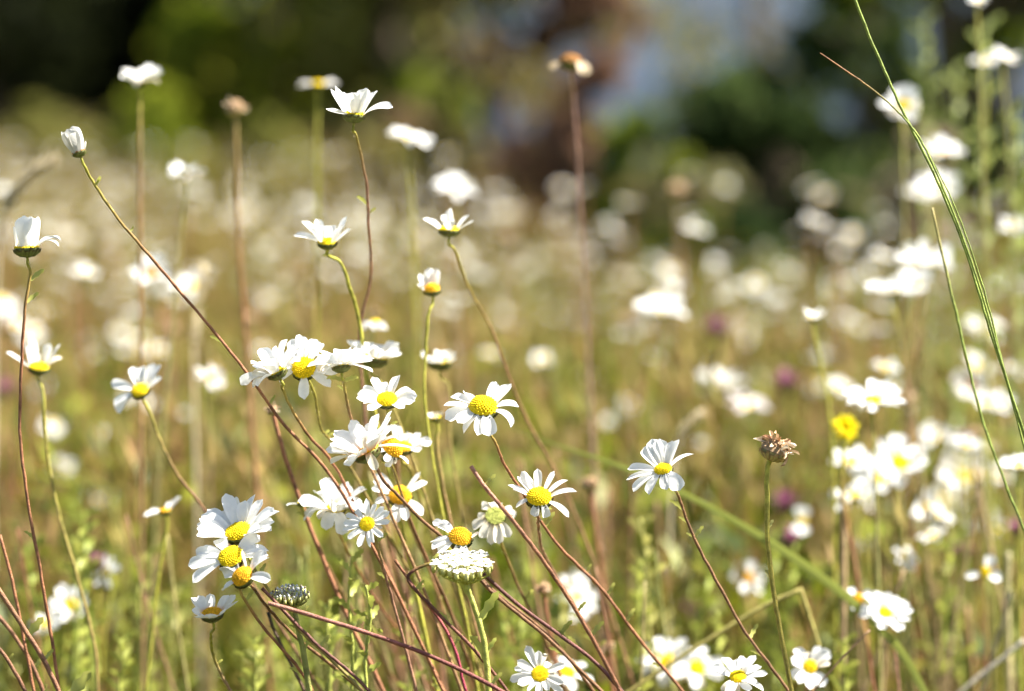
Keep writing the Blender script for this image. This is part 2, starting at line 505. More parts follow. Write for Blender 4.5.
WHITE = (0.86, 0.855, 0.83)
def petal(mb, C, a, e1, e2, phi, r0, L, W, elev, curl, cup=0.25, twist=0.0, tint=WHITE, base=None, rows=8, notch=True):
    rho = e1 * math.cos(phi) + e2 * math.sin(phi)
    tan = a.cross(rho)
    cols5 = (-1, -0.5, 0, 0.5, 1) if rows > 5 else (-1, 0, 1)
    nc = len(cols5)
    p = C + rho * r0
    vs, cs = [], []
    ds = L / (rows - 1)
    nn = random.random()
    base = base or tint
    for i in range(rows):
        s = i / (rows - 1)
        ang = elev + curl * s
        dirv = rho * math.cos(ang) + a * math.sin(ang)
        nrm = -rho * math.sin(ang) + a * math.cos(ang)
        tw = twist * s
        sd_ = tan * math.cos(tw) + nrm * math.sin(tw)
        n2 = nrm * math.cos(tw) - tan * math.sin(tw)
        wv = W * 0.5 * (0.42 + 0.58 * math.sin(min(1.0, s / 0.62) * math.pi / 2)) * (1 if s < 0.72 else math.sqrt(max(0.06, 1 - 0.94 * ((s - 0.72) / 0.28) ** 2)))
        for c in cols5:
            back = 0.0
            if s > 0.75:
                k = (s - 0.75) / 0.25
                back = (0.05 * c * c + (0.022 * nn if notch and c == 0 else 0)) * k
            q = p - dirv * (L * back) + sd_ * (c * wv) + n2 * (cup * wv * (c * c) - 0.10 * wv * (1 if c in (-.5, .5) else 0))
            vs.append(q)
            f = min(1, s * 3)
            cs.append(tuple(base[j] * (1 - f) + tint[j] * f for j in range(3)))
        p = p + dirv * ds
    fs = []
    for i in range(rows - 1):
        for j in range(nc - 1):
            fs.append((i * nc + j, i * nc + j + 1, (i + 1) * nc + j + 1, (i + 1) * nc + j))
    mb.add(vs, fs, cs)

DISC = {'y': (0.90, 0.66, 0.012), 'o': (0.86, 0.46, 0.02), 'b': (0.42, 0.20, 0.06), 'g': (0.42, 0.45, 0.12)}
def disc(mb, C, a, e1, e2, rd, h, colr, n=90):
    rows, seg = 6, 14
    vs, cs, fs = [], [], []
    for i in range(rows):
        t = i / (rows - 1) * math.pi / 2
        for k in range(seg):
            f = 2 * math.pi * k / seg
            vs.append(C + (e1 * math.cos(f) + e2 * math.sin(f)) * (rd * 0.97 * math.cos(t) + 1e-5) + a * (h * math.sin(t)))
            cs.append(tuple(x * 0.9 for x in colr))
    for i in range(rows - 1):
        for k in range(seg):
            k2 = (k + 1) % seg
            fs.append((i * seg + k, i * seg + k2, (i + 1) * seg + k2, (i + 1) * seg + k))
    mb.add(vs, fs, cs)
    for i in range(n):                                  # single florets on a sunflower spiral
        q = (i + 0.5) / n
        rr = math.sqrt(q)
        f = i * 2.39996
        t = math.acos(min(1, rr))
        rho = e1 * math.cos(f) + e2 * math.sin(f)
        nrm = (rho * rr * h + a * max(0.12, math.sin(t)) * rd).normalized()
        c = C + rho * rd * rr * 0.97 + a * h * math.sin(t)
        b1 = nrm.cross(Vector((0.3, 0.5, 0.81))).normalized(); b2 = nrm.cross(b1)
        s = rd * 0.92 / math.sqrt(n)
        hh = s * (0.6 + 0.8 * random.random())
        j = (0.85 + 0.3 * random.random()) * (0.95 + 0.08 * rr)
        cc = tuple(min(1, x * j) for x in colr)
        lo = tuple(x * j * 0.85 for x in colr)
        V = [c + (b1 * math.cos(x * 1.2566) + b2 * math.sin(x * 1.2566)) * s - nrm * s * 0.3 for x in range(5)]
        V += [c + (b1 * math.cos(x * 1.2566) + b2 * math.sin(x * 1.2566)) * s * 0.62 + nrm * hh * 0.8 for x in range(5)]
        V.append(c + nrm * hh)
        F = [(x, (x + 1) % 5, 5 + (x + 1) % 5, 5 + x) for x in range(5)] + [(5 + x, 5 + (x + 1) % 5, 10) for x in range(5)]
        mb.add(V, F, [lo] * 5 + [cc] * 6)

def calyx(mb, C, a, e1, e2, rd, stem_r, depth, bracts=22, colr=(0.15, 0.17, 0.045), edge=(0.07, 0.035, 0.02)):
    prof = [(stem_r, -depth), (rd * 0.55, -depth * 0.85), (rd * 0.88, -depth * 0.5), (rd * 1.0, -depth * 0.1), (rd * 0.9, depth * 0.05)]
    seg = 14
    vs, cs, fs = [], [], []
    for i, (r, z) in enumerate(prof):
        for k in range(seg):
            f = 2 * math.pi * k / seg
            vs.append(C + (e1 * math.cos(f) + e2 * math.sin(f)) * r + a * z)
            cs.append(tuple(colr[j] * (0.8) for j in range(3)))
    for i in range(len(prof) - 1):
        for k in range(seg):
            k2 = (k + 1) % seg
            fs.append((i * seg + k, i * seg + k2, (i + 1) * seg + k2, (i + 1) * seg + k))
    mb.add(vs, fs, cs)
    for k in range(bracts):
        f = 2 * math.pi * (k + 0.3 * random.random()) / bracts
        rho = e1 * math.cos(f) + e2 * math.sin(f)
        sd_ = a.cross(rho)
        row = k % 2
        pts = [(rd * 0.5, -depth * 0.9), (rd * 0.93, -depth * 0.48), (rd * (1.06 - 0.05 * row), -depth * 0.05 - row * depth * .25)]
        P = [C + rho * (r + 0.03 * rd) + a * z for r, z in pts]
        ww = rd * 0.17
        V, F, Cc = [], [], []
        for i, p in enumerate(P):
            wv = ww * (0.6, 1.0, 0.5)[i]
            for q in (-1, -.55, .55, 1):
                V.append(p + sd_ * wv * q + rho * (0.02 * rd if abs(q) < 1 else -0.01 * rd))
                Cc.append(edge if (abs(q) == 1 or i == 2) else colr)
        for i in range(2):
            for q in range(3):
                F.append((i * 4 + q, i * 4 + q + 1, i * 4 + q + 5, i * 4 + q + 4))
        mb.add(V, F, Cc)

def spline(pts, sub=5, wob=0.0):
    """centripetal Catmull-Rom: no overshoot where a short step follows a long one"""
    out = []
    n = len(pts)
    for i in range(n - 1):
        p1, p2 = pts[i], pts[i + 1]
        p0 = pts[i - 1] if i > 0 else p1 - (p2 - p1)
        p3 = pts[i + 2] if i + 2 < n else p2 + (p2 - p1)
        t0 = 0.0
        t1 = t0 + max((p1 - p0).length, 1e-5) ** .5
        t2 = t1 + max((p2 - p1).length, 1e-5) ** .5
        t3 = t2 + max((p3 - p2).length, 1e-5) ** .5
        for k in range(sub):
            t = t1 + (t2 - t1) * k / sub
            a1 = p0 * ((t1 - t) / (t1 - t0)) + p1 * ((t - t0) / (t1 - t0))
            a2 = p1 * ((t2 - t) / (t2 - t1)) + p2 * ((t - t1) / (t2 - t1))
            a3 = p2 * ((t3 - t) / (t3 - t2)) + p3 * ((t - t2) / (t3 - t2))
            b1 = a1 * ((t2 - t) / (t2 - t0)) + a2 * ((t - t0) / (t2 - t0))
            b2 = a2 * ((t3 - t) / (t3 - t1)) + a3 * ((t - t1) / (t3 - t1))
            q = b1 * ((t2 - t) / (t2 - t1)) + b2 * ((t - t1) / (t2 - t1))
            if wob and 0 < i:
                q = q + Vector((random.uniform(-wob, wob), random.uniform(-wob, wob), 0))
            out.append(q)
    out.append(pts[-1].copy())
    return out

def to_ground(pts, spread=1.5):
    """carry a stem on from its last seen point down to the soil, straightening up as it goes"""
    p, q = pts[-1], pts[-2]
    v = p - q
    dz = max(-v.z, 1e-4)
    sx = max(-spread, min(spread, v.x / dz))
    sy = max(-spread, min(spread, v.y / dz))
    h = max(p.z - gz(p.x, p.y), 0.02)
    out = []
    for f, g in ((0.2, 0.19), (0.5, 0.42), (0.8, 0.58)):
        out.append(Vector((p.x + sx * h * g, p.y + sy * h * g, p.z - h * f)))
    b = Vector((p.x + sx * h * 0.64, p.y + sy * h * 0.64, 0))
    b.z = gz(b.x, b.y) - 0.005
    return pts + out + [b]

def hairs(mb, sp, rad, n, colr=(.42, .34, .20)):
    """short bristles along a stem"""
    m = len(sp)
    for _ in range(n):
        i = int(random.random() ** 1.2 * (m - 2))
        p = sp[i].lerp(sp[i + 1], random.random())
        tg = (sp[i] - sp[i + 1]).normalized()
        u = tg.cross(Vector((.3, .5, .8))).normalized(); v = tg.cross(u)
        a = random.random() * 6.283
        r = u * math.cos(a) + v * math.sin(a)
        s_ = tg.cross(r) * 0.00012
        L = random.uniform(.0005, .0014)
        t = p + r * (rad + L) + tg * L * random.uniform(0, .8)
        b = p + r * rad * .8
        mb.add([b + s_, b - s_, t], [(0, 1, 2)], colr)

GST = (0.34, 0.32, 0.045); RST = (0.27, 0.115, 0.055); BST = (0.19, 0.095, 0.045)
def stem_cols(n, top=GST, bot=RST, k0=0.06, k1=0.30):
    out = []
    for i in range(n):
        s = i / max(1, n - 1)
        t = min(1, max(0, (s - k0) / (k1 - k0)))
        j = 0.88 + 0.24 * random.random()
        out.append(tuple((top[c] * (1 - t) + bot[c] * t) * j for c in range(3)))
    return out

def leaflet(o, p, d, L, W, colr=(0.40, 0.40, 0.10), name='leaf', toothed=True):
    mb = MB()
    d = d.normalized()
    sd_ = d.cross(Vector((0.2, 1, 0.3))).normalized()
    n2 = sd_.cross(d)
    N = 7
    pts = [p + d * (L * i / (N - 1)) + n2 * (0.18 * L * math.sin(i / (N - 1) * 2.6)) for i in range(N)]
    wd = [W * (0.35 + 0.75 * math.sin(math.pi * min(1, (i + .6) / N))) * (1.35 if (toothed and i % 2) else 0.8) for i in range(N)]
    wd[-1] = W * 0.1
    mb.ribbon(pts, sd_, wd, [colr] * N, 0.3, n2)
    return mb.build(name, M_LEAF, o)

def head(o, C, a, r, n=14, elev=20, curl=-25, rd=0.275, dh=0.36, dc='y', gaps=(), P=None, lj=0.17, ej=15, wid=0.29,
         fine=True, cal=1.0, tint=WHITE, ebias=0.0, tw=0.42, base=None, bracts=22, stem_r=0.0011, nfl=None, droopback=0):
    """one flower head: petals, disc, calyx.  elev/curl in degrees from the plane of the disc"""
    e1, e2 = basis(a)
    RD = r * rd
    mb = MB()
    rows = 11 if fine else 7
    items = []
    if P is not None:
        for t in P:
            t = list(t) + [1.0] * (5 - len(t))
            items.append([t[0] + random.gauss(0, 4), t[1] * (1 - abs(random.gauss(0, .07))), t[2] + random.gauss(0, 5), t[3] * random.uniform(.6, 1.5) - 6, t[4] * random.uniform(.88, 1.05)])
    else:
        for k in range(n):
            phi = 360.0 * (k + random.uniform(-0.3, 0.3)) / n
            if random.random() < .07:
                continue
            if any(g0 <= phi % 360 <= g1 for g0, g1 in gaps):
                continue
            el = elev + random.gauss(0, ej) + ebias * math.sin(math.radians(phi))
            items.append([phi, 1 - abs(random.gauss(0, lj)), el, curl * random.uniform(0.3, 1.7), random.uniform(0.85, 1.15)])
    for phi, ln, el, cu, wf in items:
        j = random.uniform(0.96, 1.02)
        tt = tuple(min(0.9, x * j) for x in tint)
        if P is None and random.random() < .15:           # an old shrivelled petal
            tt = (tt[0] * .82, tt[1] * .74, tt[2] * .60); ln *= .75; wf *= .6; cu -= 60
        petal(mb, C, a, e1, e2, math.radians(phi), RD * 0.86, (r - RD * 0.86) * ln, r * wid * wf, math.radians(el), math.radians(cu),
              random.uniform(0.1, 0.5), random.gauss(0, tw), tt, base, rows)
    mb.build('petals', M_PETAL, o)
    mb = MB()
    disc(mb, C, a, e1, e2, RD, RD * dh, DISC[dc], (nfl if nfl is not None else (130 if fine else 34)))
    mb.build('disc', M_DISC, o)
    mb = MB()
    calyx(mb, C - a * (RD * 0.02), a, e1, e2, RD * 1.03, stem_r, RD * 0.75 * cal, bracts if fine else 12)
    mb.build('calyx', M_GREEN, o)
    return C - a * (RD * 0.75 * cal)

def daisy(x, y, r, ax, d, stem, label, db=None, group=None, name='daisy', cat='daisy', sr=1.05, top=GST, bot=RST, k=(0.10, 0.34), leaves=(), seed=None, ground=True, **hk):
    random.seed(seed if seed is not None else int(x * 13 + y * 7))
    a = world_axis(ax)
    C = at(x, y, d)
    R = r * K * d
    db = (d + (random.uniform(-.01, .20) if d < 1.34 else 0)) if db is None else db
    if bot == RST:
        bot = random.choice([RST, RST, BST, (.30, .17, .08), (.27, .20, .06), (.33, .17, .11)])
    px = [at(p[0], p[1], d + (db - d) * (i + 1) / len(stem)) for i, p in enumerate(stem)]
    rd = hk.get('rd', 0.33)
    neck = C - a * (R * rd * 0.72 * hk.get('cal', 1.0))
    pts = [neck, neck - a * 0.0035] + px
    if ground:
        pts = to_ground(pts)
    o = thing(name, label, cat, pts[-1], group)
    sp = spline(pts, 6, 0.00025)
    n = len(sp)
    mb = MB()
    sr *= 0.76
    mb.tube(sp, [sr * 0.001 * (0.92 + 0.4 * i / n) * random.uniform(0.92, 1.08) for i in range(n)], stem_cols(n, top, bot, *k), 10, ridge=.16)
    if d < 1.32:
        hairs(mb, sp, sr * .001, 160)
        leaves = list(leaves) + [(random.uniform(.12, .75), random.choice((-1, 1)), random.uniform(4, 10)) for _ in range(3)]
    mb.build('stem', M_STEM, o)
    head(o, C, a, R, stem_r=sr * 0.001, **hk)
    for (t, side, L) in leaves:
        i = int(t * (n - 1))
        tg = (sp[max(i - 1, 0)] - sp[min(i + 1, n - 1)]).normalized()
        leaflet(o, sp[i], tg * 0.75 + RT * side * 0.8 - FW * random.uniform(-.3, .3), L * 0.001, L * 0.00011)
    return o

F = FOCUS
# --- the sharp flowers
daisy(483, 408, 42, (0.06, 0.86, 0.50), 1.235, [(494, 440), (504, 464), (519, 487), (532, 508), (560, 547), (600, 587), (640, 640), (690, 700)],
      'sharpest white daisy at the centre with a domed yellow disc and sparse petals', wid=.32, rd=0.35, dh=0.75, bot=RST, k=(0.09, 0.2),
      P=[(172, 1.0, 8, -18), (196, 1.0, 2, -20, 1.1), (150, .92, 14, -12, 1.0), (128, .7, 14, -10, .8), (72, .92, 38, 5, .75), (50, 1.06, 42, -8, 1.25), (40, 1.0, 34, -8, .9), (8, .95, 22, -75, .8),
         (-25, .95, 10, -95, .8), (-70, .82, -28, -30, 1.25), (-100, .8, -20, -10, .9), (-130, .85, -20, -20, 1.1), (222, .85, -6, -18, 1.0)], leaves=((0.56, 1, 8), (0.60, 1, 9), (.66, -1, 7)))
daisy(539, 498, 38, (0.02, 0.82, 0.57), 1.24, [(538, 517), (539, 530), (541, 545), (549, 563), (575, 606), (598, 648), (622, 700)],
      'sharp white daisy with long curled right petals on a forked red stem', rd=0.34, dh=0.7,
      P=[(62, .95, 30, -5, .55), (40, 1.08, 32, -45, .75), (8, 1.08, 22, -62, .8), (-30, 1.0, -4, -40, .75), (-75, .55, -30, -30, .9), (-105, .5, -40, -20, .9), (100, .9, 36, 10, .8), (112, .95, 38, -8, .9),
         (124, 1.0, 32, -18, .8), (136, .9, 30, -10, .6), (150, .95, 26, -20, .9), (166, .8, 18, -40, .9), (200, .6, -10, -40, .8)], leaves=((0.10, 1, 9),), k=(0.09, 0.16))
daisy(387, 400, 34, (0.0, 0.80, 0.60), 1.25, [(389, 422), (392, 450), (404, 500), (430, 570), (470, 650), (500, 705)],
      'fully open white daisy with spread petals above the shaggy cluster', rd=0.31, dh=0.6, n=15, elev=28, curl=-34, gaps=((238, 300),), wid=0.30)
daisy(304, 368, 38, (-0.08, 0.50, 0.86), 1.26, [(314, 392), (322, 430), (340, 450), (380, 520), (430, 610), (470, 700)],
      'white daisy showing its yellow disc between two side-on daisies', rd=0.33, dh=0.5,
      P=[(95, 1.05, 10, -10, 1.3), (75, 1.0, 16, -20, 1.3), (112, .95, 10, -10, 1.2), (55, .9, 14, -20, 1.1), (-90, .95, 10, -10, 1.05), (195, .9, -12, -40, 1.1), (165, .9, 0, -30, 1.1), (-22, .95, 8, -20, 1.2), (-40, 1.0, 6, -20, 1.1), (20, .9, 10, -15, 1.1), (140, .9, 8, -20, 1.1)])
daisy(277, 372, 41, (-0.42, 0.86, 0.12), 1.245, [(282, 386), (292, 410), (310, 437), (332, 462), (372, 540), (420, 640), (450, 705)],
      'side-on white daisy with dark brown calyx at the left end of the row', rd=0.25, n=26, elev=40, curl=-45, gaps=((290, 340),), ej=22, wid=.34, leaves=((.5, -1, 8),))
daisy(341, 366, 36, (-0.12, 0.95, -0.1), 1.25, [(344, 382), (347, 402), (352, 420), (372, 470), (420, 580), (465, 700)],
      'ragged side-on white daisy in the middle of the row of four', rd=0.25, n=22, elev=38, curl=-40, ej=24, wid=.34, leaves=((.16, -1, 11),))
daisy(374, 358, 35, (0.12, 0.98, 0.02), 1.33, [(378, 378), (398, 420), (430, 510), (470, 640), (490, 705)],
      'cupped white daisy at the right end of the row with a flat base', rd=0.38, n=22, elev=50, curl=-20, ej=10, wid=.34)
daisy(367, 452, 52, (-0.45, 0.84, 0.08), 1.235, [(374, 463), (386, 483), (400, 497), (420, 518), (448, 542), (490, 590), (545, 636), (610, 700)],
      'large shaggy white daisy with orange-tinged petal bases at the cluster centre', rd=0.26, dc='o', n=30, elev=42, curl=-35, ej=24, wid=.30, base=(0.80, 0.48, 0.22), bot=BST, k=(.03, .12), sr=1.2)
daisy(391, 449, 24, (0.55, 0.65, 0.4), 1.25, [(392, 466), (410, 520), (450, 610), (480, 700)],
      'half-hidden orange-disced daisy behind the shaggy white daisy', rd=0.5, dh=0.9, dc='o', n=14, elev=10, curl=-60, gaps=((80, 180),))
daisy(402, 447, 36, (0.06, 0.88, 0.40), 1.31, [(410, 470), (430, 530), (470, 620), (500, 705)],
      'softly blurred white daisy just right of the shaggy one', rd=0.30, dc='o', n=16, elev=34, curl=-20, gaps=((250, 310),))
daisy(436, 418, 13, (-0.2, 0.9, 0.1), 1.36, [(437, 440), (450, 520), (480, 640), (500, 705)],
      'small blurred half-closed daisy right behind the cluster', rd=0.42, n=9, elev=50, curl=10)
daisy(400, 496, 36, (0.10, 0.66, 0.72), 1.30, [(408, 520), (440, 600), (470, 705)],
      'daisy with orange disc and thin twisted petals crossed by a stem', rd=0.33, dh=0.6, dc='o', P=[(130, 1.0, 20, -10, 1.0), (150, .95, 25, -20, 1), (168, .8, 10, -20, 1), (30, .9, 20, -30, .8), (50, 1.05, 30, 10, .5), (-25, .9, -10, -30, 1.1), (-105, .95, -8, -10, 1.2), (-80, .8, -10, -10, .9), (200, .7, 0, -30, .9)])
daisy(335, 509, 42, (0.0, 0.90, 0.32), 1.29, [(340, 535), (370, 590), (410, 650), (440, 705)],
      'white daisy with petals folded over its disc left of the small bright daisy', rd=0.24, n=20, elev=30, curl=-70, dh=0.3, ej=18, wid=.34)
daisy(367, 524, 27, (-0.20, 0.42, 0.88), 1.23, [(376, 542), (384, 570), (398, 620), (420, 705)],
      'small bright daisy facing the camera with narrow spread petals', rd=0.30, dh=0.35, n=17, elev=12, curl=-14, wid=0.24)
daisy(302, 503, 17, (-0.2, 0.8, -0.2), 1.30, [(306, 516), (330, 570), (370, 640), (410, 705)],
      'small spent daisy with two white petals left beside the folded daisy', rd=0.3, P=[(85, 1.0, 50, 0, 1.1), (170, 1, 20, -20, 1.1), (110, .8, 30, 0, 1)])
daisy(238, 532, 50, (-0.24, 0.80, 0.54), 1.24, [(250, 560), (270, 592), (300, 630), (340, 668), (370, 700)],
      'largest white daisy at lower left with long upswept petals', rd=0.27, dh=0.45, n=24, elev=42, curl=-22, gaps=((250, 310),), wid=.28)
daisy(231, 557, 44, (-0.2, 0.70, 0.68), 1.225, [(240, 590), (262, 625), (300, 670), (320, 705)],
      'white daisy directly below the largest one with petals spread left', rd=0.30, dh=0.5, P=[(180, 1.05, 15, -35, 1.1), (165, 1.0, 20, -45, 1.2), (150, .9, 20, -30, 1.2), (205, 1.1, 6, -15, 1.1), (15, .95, 10, -45, 1.3), (35, .85, 10, -30, 1.3), (-5, .85, 5, -30, 1.2), (125, .8, 10, -20, 1.2)])
daisy(243, 577, 34, (-0.45, 0.60, 0.60), 1.215, [(256, 592), (270, 610), (295, 636), (330, 664), (370, 697)],
      'ageing orange-disced daisy with curling petals lowest of the left trio', rd=0.34, dh=0.7, dc='o', P=[(150, .95, 20, -30, 1.3), (120, .8, 25, -20, 1.2), (40, 1.05, 30, -20, 1.0), (20, 1.15, 26, -40, 1.0), (-10, .95, 5, -55, 1.2), (70, .9, 55, 5, .5), (190, .7, 0, -40, 1)], bot=BST, k=(.02, .10))
daisy(212, 614, 31, (-0.1, 0.88, 0.3), 1.23, [(211, 634), (212, 650), (220, 672), (236, 700)],
      'withered daisy with ragged petals and orange specks at lower left', rd=0.34, dh=0.5, dc='o', bot=(.33, .20, .12), k=(.3, .5), P=[(200, .7, 30, 40, 1.2), (235, .6, 10, 60, 1.2), (270, .6, 10, 60, 1.3), (320, .7, 20, 40, 1.2), (160, .95, 55, 15, 1.2), (130, .9, 60, 10, 1.2), (90, .8, 55, 0, 1.1), (30, 1.2, 28, 8, 1.2), (15, 1.1, 24, 5, 1.2), (50, .9, 40, 0, 1.2), (250, .5, 20, 40, .8), (290, .5, 20, 40, .8)], base=(0.8, 0.5, 0.25))
daisy(460, 538, 32, (0.12, 0.75, 0.5), 1.245, [(463, 552), (470, 566), (500, 596), (545, 632), (570, 660), (600, 700)],
      'daisy with drooping petals and orange dome above the flat white umbel', rd=0.38, dh=0.75, dc='o', P=[(150, 1.15, 40, -60, 1.0), (140, 1.0, 45, -70, 1.0), (200, 1.0, -10, -20, 1.2), (215, .9, -15, -10, 1.1), (180, 1.0, 0, -30, 1.0), (-100, .8, -30, -30, 1.1), (-70, .7, -30, -30, 1.1), (20, .5, 30, 30, .6)], bot=BST, k=(.03, .1))
daisy(495, 516, 31, (0.10, 0.55, 0.80), 1.29, [(500, 540), (520, 590), (545, 640), (570, 705)],
      'fading daisy with greenish hollow disc and shrunken petals', rd=0.33, dh=0.10, dc='g', tint=(.80, .77, .68), base=(.55, .45, .22), P=[(100, .7, 20, -90, 1.1), (80, .65, 20, -100, 1.1), (135, .7, 10, -90, 1), (170, .85, -5, -80, 1.2), (200, .9, -15, -30, 1.2), (235, 1.0, -20, -10, 1.2), (260, 1, -20, -10, 1.1), (285, 1.0, -20, -10, 1.1), (310, .9, -20, -10, 1.1), (12, 1.0, 0, -80, 1.1), (35, .9, 0, -90, 1.1)])
daisy(663, 470, 36, (-0.24, 0.86, 0.42), 1.245, [(677, 492), (683, 510), (694, 538), (716, 580), (745, 632), (772, 668), (795, 700)],
      'lone sharp white daisy right of centre on a bare reddish stem', wid=.34, rd=0.26, dh=0.6,
      P=[(100, 1.12, 42, -10, 1.3), (85, 1.1, 46, -5, 1.3), (120, 1.0, 40, -15, 1.2), (60, 1.1, 48, 10, 1.0), (45, 1.1, 45, 0, .9), (20, 1.15, 30, -40, .7), (165, 1.15, 16, -15, .9), (185, 1.1, 4, -15, 1.1), (205, 1.1, -6, -15, 1.1), (235, .9, -12, -20, 1.0), (-60, .9, -20, -30, 1.3), (-85, .7, -20, -20, 1)], leaves=((0.05, 1, 6), (0.30, -1, 6), (.34, 1, 8), (.52, 1, 9), (.56, -1, 8)), k=(.09, .2))
daisy(810, 667, 27, (0.0, 0.5, 0.86), 1.36, [(815, 700)], 'low daisy facing the camera near the bottom right edge', rd=0.28, dh=0.4, n=12, elev=12, curl=-15, wid=.42)
daisy(738, 677, 31, (-0.05, 0.78, 0.62), 1.27, [(741, 702)], 'open white daisy at the bottom edge under the slanting red stem', rd=0.28, dh=0.5, n=15, elev=25, curl=-25)
daisy(885, 613, 29, (0.05, 0.72, 0.70), 1.42, [(892, 640), (900, 700)], 'white daisy beside the wide green blade at lower right', rd=0.26, dh=0.4, n=17, elev=20, curl=-25, wid=.36)
daisy(858, 598, 15, (-0.1, 0.5, 0.8), 1.44, [(866, 640), (875, 700)], 'tiny four-petalled orange-centred daisy left of the lower right daisy', rd=0.36, dc='o', P=[(20, 1, 0, 0, 1.8), (120, 1, 0, 0, 1.8), (165, 1, 0, 0, 1.8), (250, 1, 0, 0, 1.8)])
daisy(540, 674, 33, (-0.05, 0.50, 0.86), 1.265, [(546, 703)], 'daisy with narrow starry petals at the bottom centre edge', rd=0.27, dh=0.35, n=15, elev=14, curl=-14, wid=.24)
daisy(567, 672, 30, (0.3, 0.7, 0.6), 1.42, [(572, 705)], 'blurred daisy half hidden behind the starry bottom daisy', rd=0.28, n=14, elev=20)
daisy(668, 662, 34, (-0.1, 0.7, 0.7), 1.52, [(674, 705)], 'blurred white daisy left of the pair at the bottom edge', rd=0.28, n=16, elev=22, wid=.36)
daisy(697, 668, 30, (0.15, 0.6, 0.8), 1.50, [(700, 705)], 'blurred white daisy with hazy yellow disc at the bottom edge', rd=0.28, n=16, elev=15, wid=.36)
daisy(354, 115, 40, (0.05, 0.99, 0.02), 1.25, [(356, 136), (366, 180), (369, 230), (371, 275), (360, 330), (366, 420), (385, 520), (420, 640), (440, 705)],
      'tall sharp daisy raised above the others with few upswept petals', rd=0.27, P=[(60, 1.15, 74, 8, 1.2), (150, 1.1, 58, 18, 1.3), (190, .95, 56, 12, 1.2), (130, .9, 62, 10, 1.2), (35, 1.05, 62, -10, 1.1), (0, 1.1, 50, -46, 1.0), (215, .85, 8, 20, 1.1), (265, .8, 62, 0, 1.3), (310, .95, 66, -6, 1.2)], wid=.32, k=(.10, .22), leaves=((.27, 1, 5),))
daisy(327, 242, 36, (0.0, 0.90, 0.35), 1.30, [(340, 262), (350, 288), (357, 310), (370, 390), (400, 520), (440, 705)],
      'cup-shaped daisy on a green stem below the tallest sharp daisy', rd=0.26, n=12, elev=48, curl=-20, gaps=((225, 315),), wid=.34, bot=GST, sr=1.4, tw=.1)
daisy(449, 230, 32, (0.0, 0.98, 0.1), 1.33, [(455, 250), (470, 290), (492, 330), (510, 380), (532, 430), (560, 480), (600, 580), (640, 705)],
      'side-on daisy with three spread petals on a long curved pink stem', rd=0.32, P=[(85, 1.0, 62, 10, 1.2), (100, .8, 60, 0, 1.2), (170, .95, 40, -12, 1.2), (150, .85, 45, -20, 1.1), (15, .95, 34, -5, 1.0), (30, .9, 42, -5, 1.0), (270, .7, 40, 0, 1.2)])
daisy(432, 290, 26, (-0.1, 0.92, 0.3), 1.34, [(429, 312), (426, 350), (425, 400), (440, 500), (470, 640), (480, 705)],
      'half-closed daisy with petals bunched upward over an orange disc', rd=0.32, dc='o', dh=.8, P=[(80, 1.1, 70, 5, 1.3), (100, 1.1, 70, 5, 1.3), (60, 1.05, 66, 20, 1.2), (150, .95, 62, 15, 1.2), (190, .7, 50, 30, 1.2)], bot=GST)
daisy(440, 362, 26, (0.02, 0.97, 0.1), 1.42, [(448, 385), (450, 440), (470, 560), (490, 705)],
      'softly blurred bowl-shaped daisy between the row and the central daisy', rd=0.46, n=18, elev=40, curl=10, ej=10)
daisy(79, 152, 35, (-0.35, 0.94, 0.05), 1.23, [(92, 180), (118, 218), (155, 262), (196, 310), (238, 361), (285, 425), (325, 468), (380, 560), (450, 705)],
      'closed grey-white bud on a long arching red stem at upper left', rd=0.20, dc='b', P=[(80, .95, 84, 8, 1.9), (200, .9, 82, 8, 1.9), (320, .9, 80, 10, 1.9), (260, .9, 80, 10, 2.0), (20, .35, 60, 40, 1.0)], tint=(0.62, 0.60, 0.55), k=(.10, .30), tw=.05, leaves=((.16, 1, 5), (.24, 1, 4), (.48, 1, 6)))
daisy(27, 248, 47, (-0.05, 0.98, 0.02), 1.24, [(30, 270), (25, 310), (22, 360), (20, 430), (28, 500), (42, 580), (52, 640), (60, 700)],
      'tubular daisy with upright petals at the far left edge', rd=0.27, wid=.34, P=[(170, .85, 96, -4, 1.2), (140, .9, 94, -4, 1.2), (110, .88, 90, 0, 1.2), (80, .9, 88, 0, 1.2), (50, .9, 84, 0, 1.2), (230, .9, 95, 0, 1.2), (270, .9, 90, 0, 1.2), (310, .88, 90, 0, 1.2), (0, .85, 62, -90, .8), (25, .8, 60, -95, .8)], k=(.08, .26), tw=.06, dh=.2)
daisy(39, 367, 38, (0.1, 0.93, 0.32), 1.37, [(43, 390), (46, 440), (58, 510), (78, 580), (95, 650), (98, 705)],
      'upright open daisy behind the left edge stem', rd=0.28, n=11, elev=55, curl=-10, gaps=((225, 300),), bot=RST, sr=1.2, k=(.1, .5))
daisy(140, 391, 33, (-0.22, 0.72, 0.6), 1.36, [(150, 412), (160, 440), (178, 475), (200, 503), (250, 580), (330, 705)],
      'open daisy with five broad petals left of the row', rd=0.28, dh=.6, P=[(160, 1.15, 20, -15, 1.2), (110, 1.0, 30, -15, 1.2), (85, 1.0, 32, -15, 1.1), (60, 1.05, 34, -5, 1.2), (40, 1.1, 34, -5, 1.2), (205, 1.0, -12, -20, 1.5), (190, .9, -8, -20, 1.2), (15, .8, 25, -10, 1.2)], k=(.1, .4))

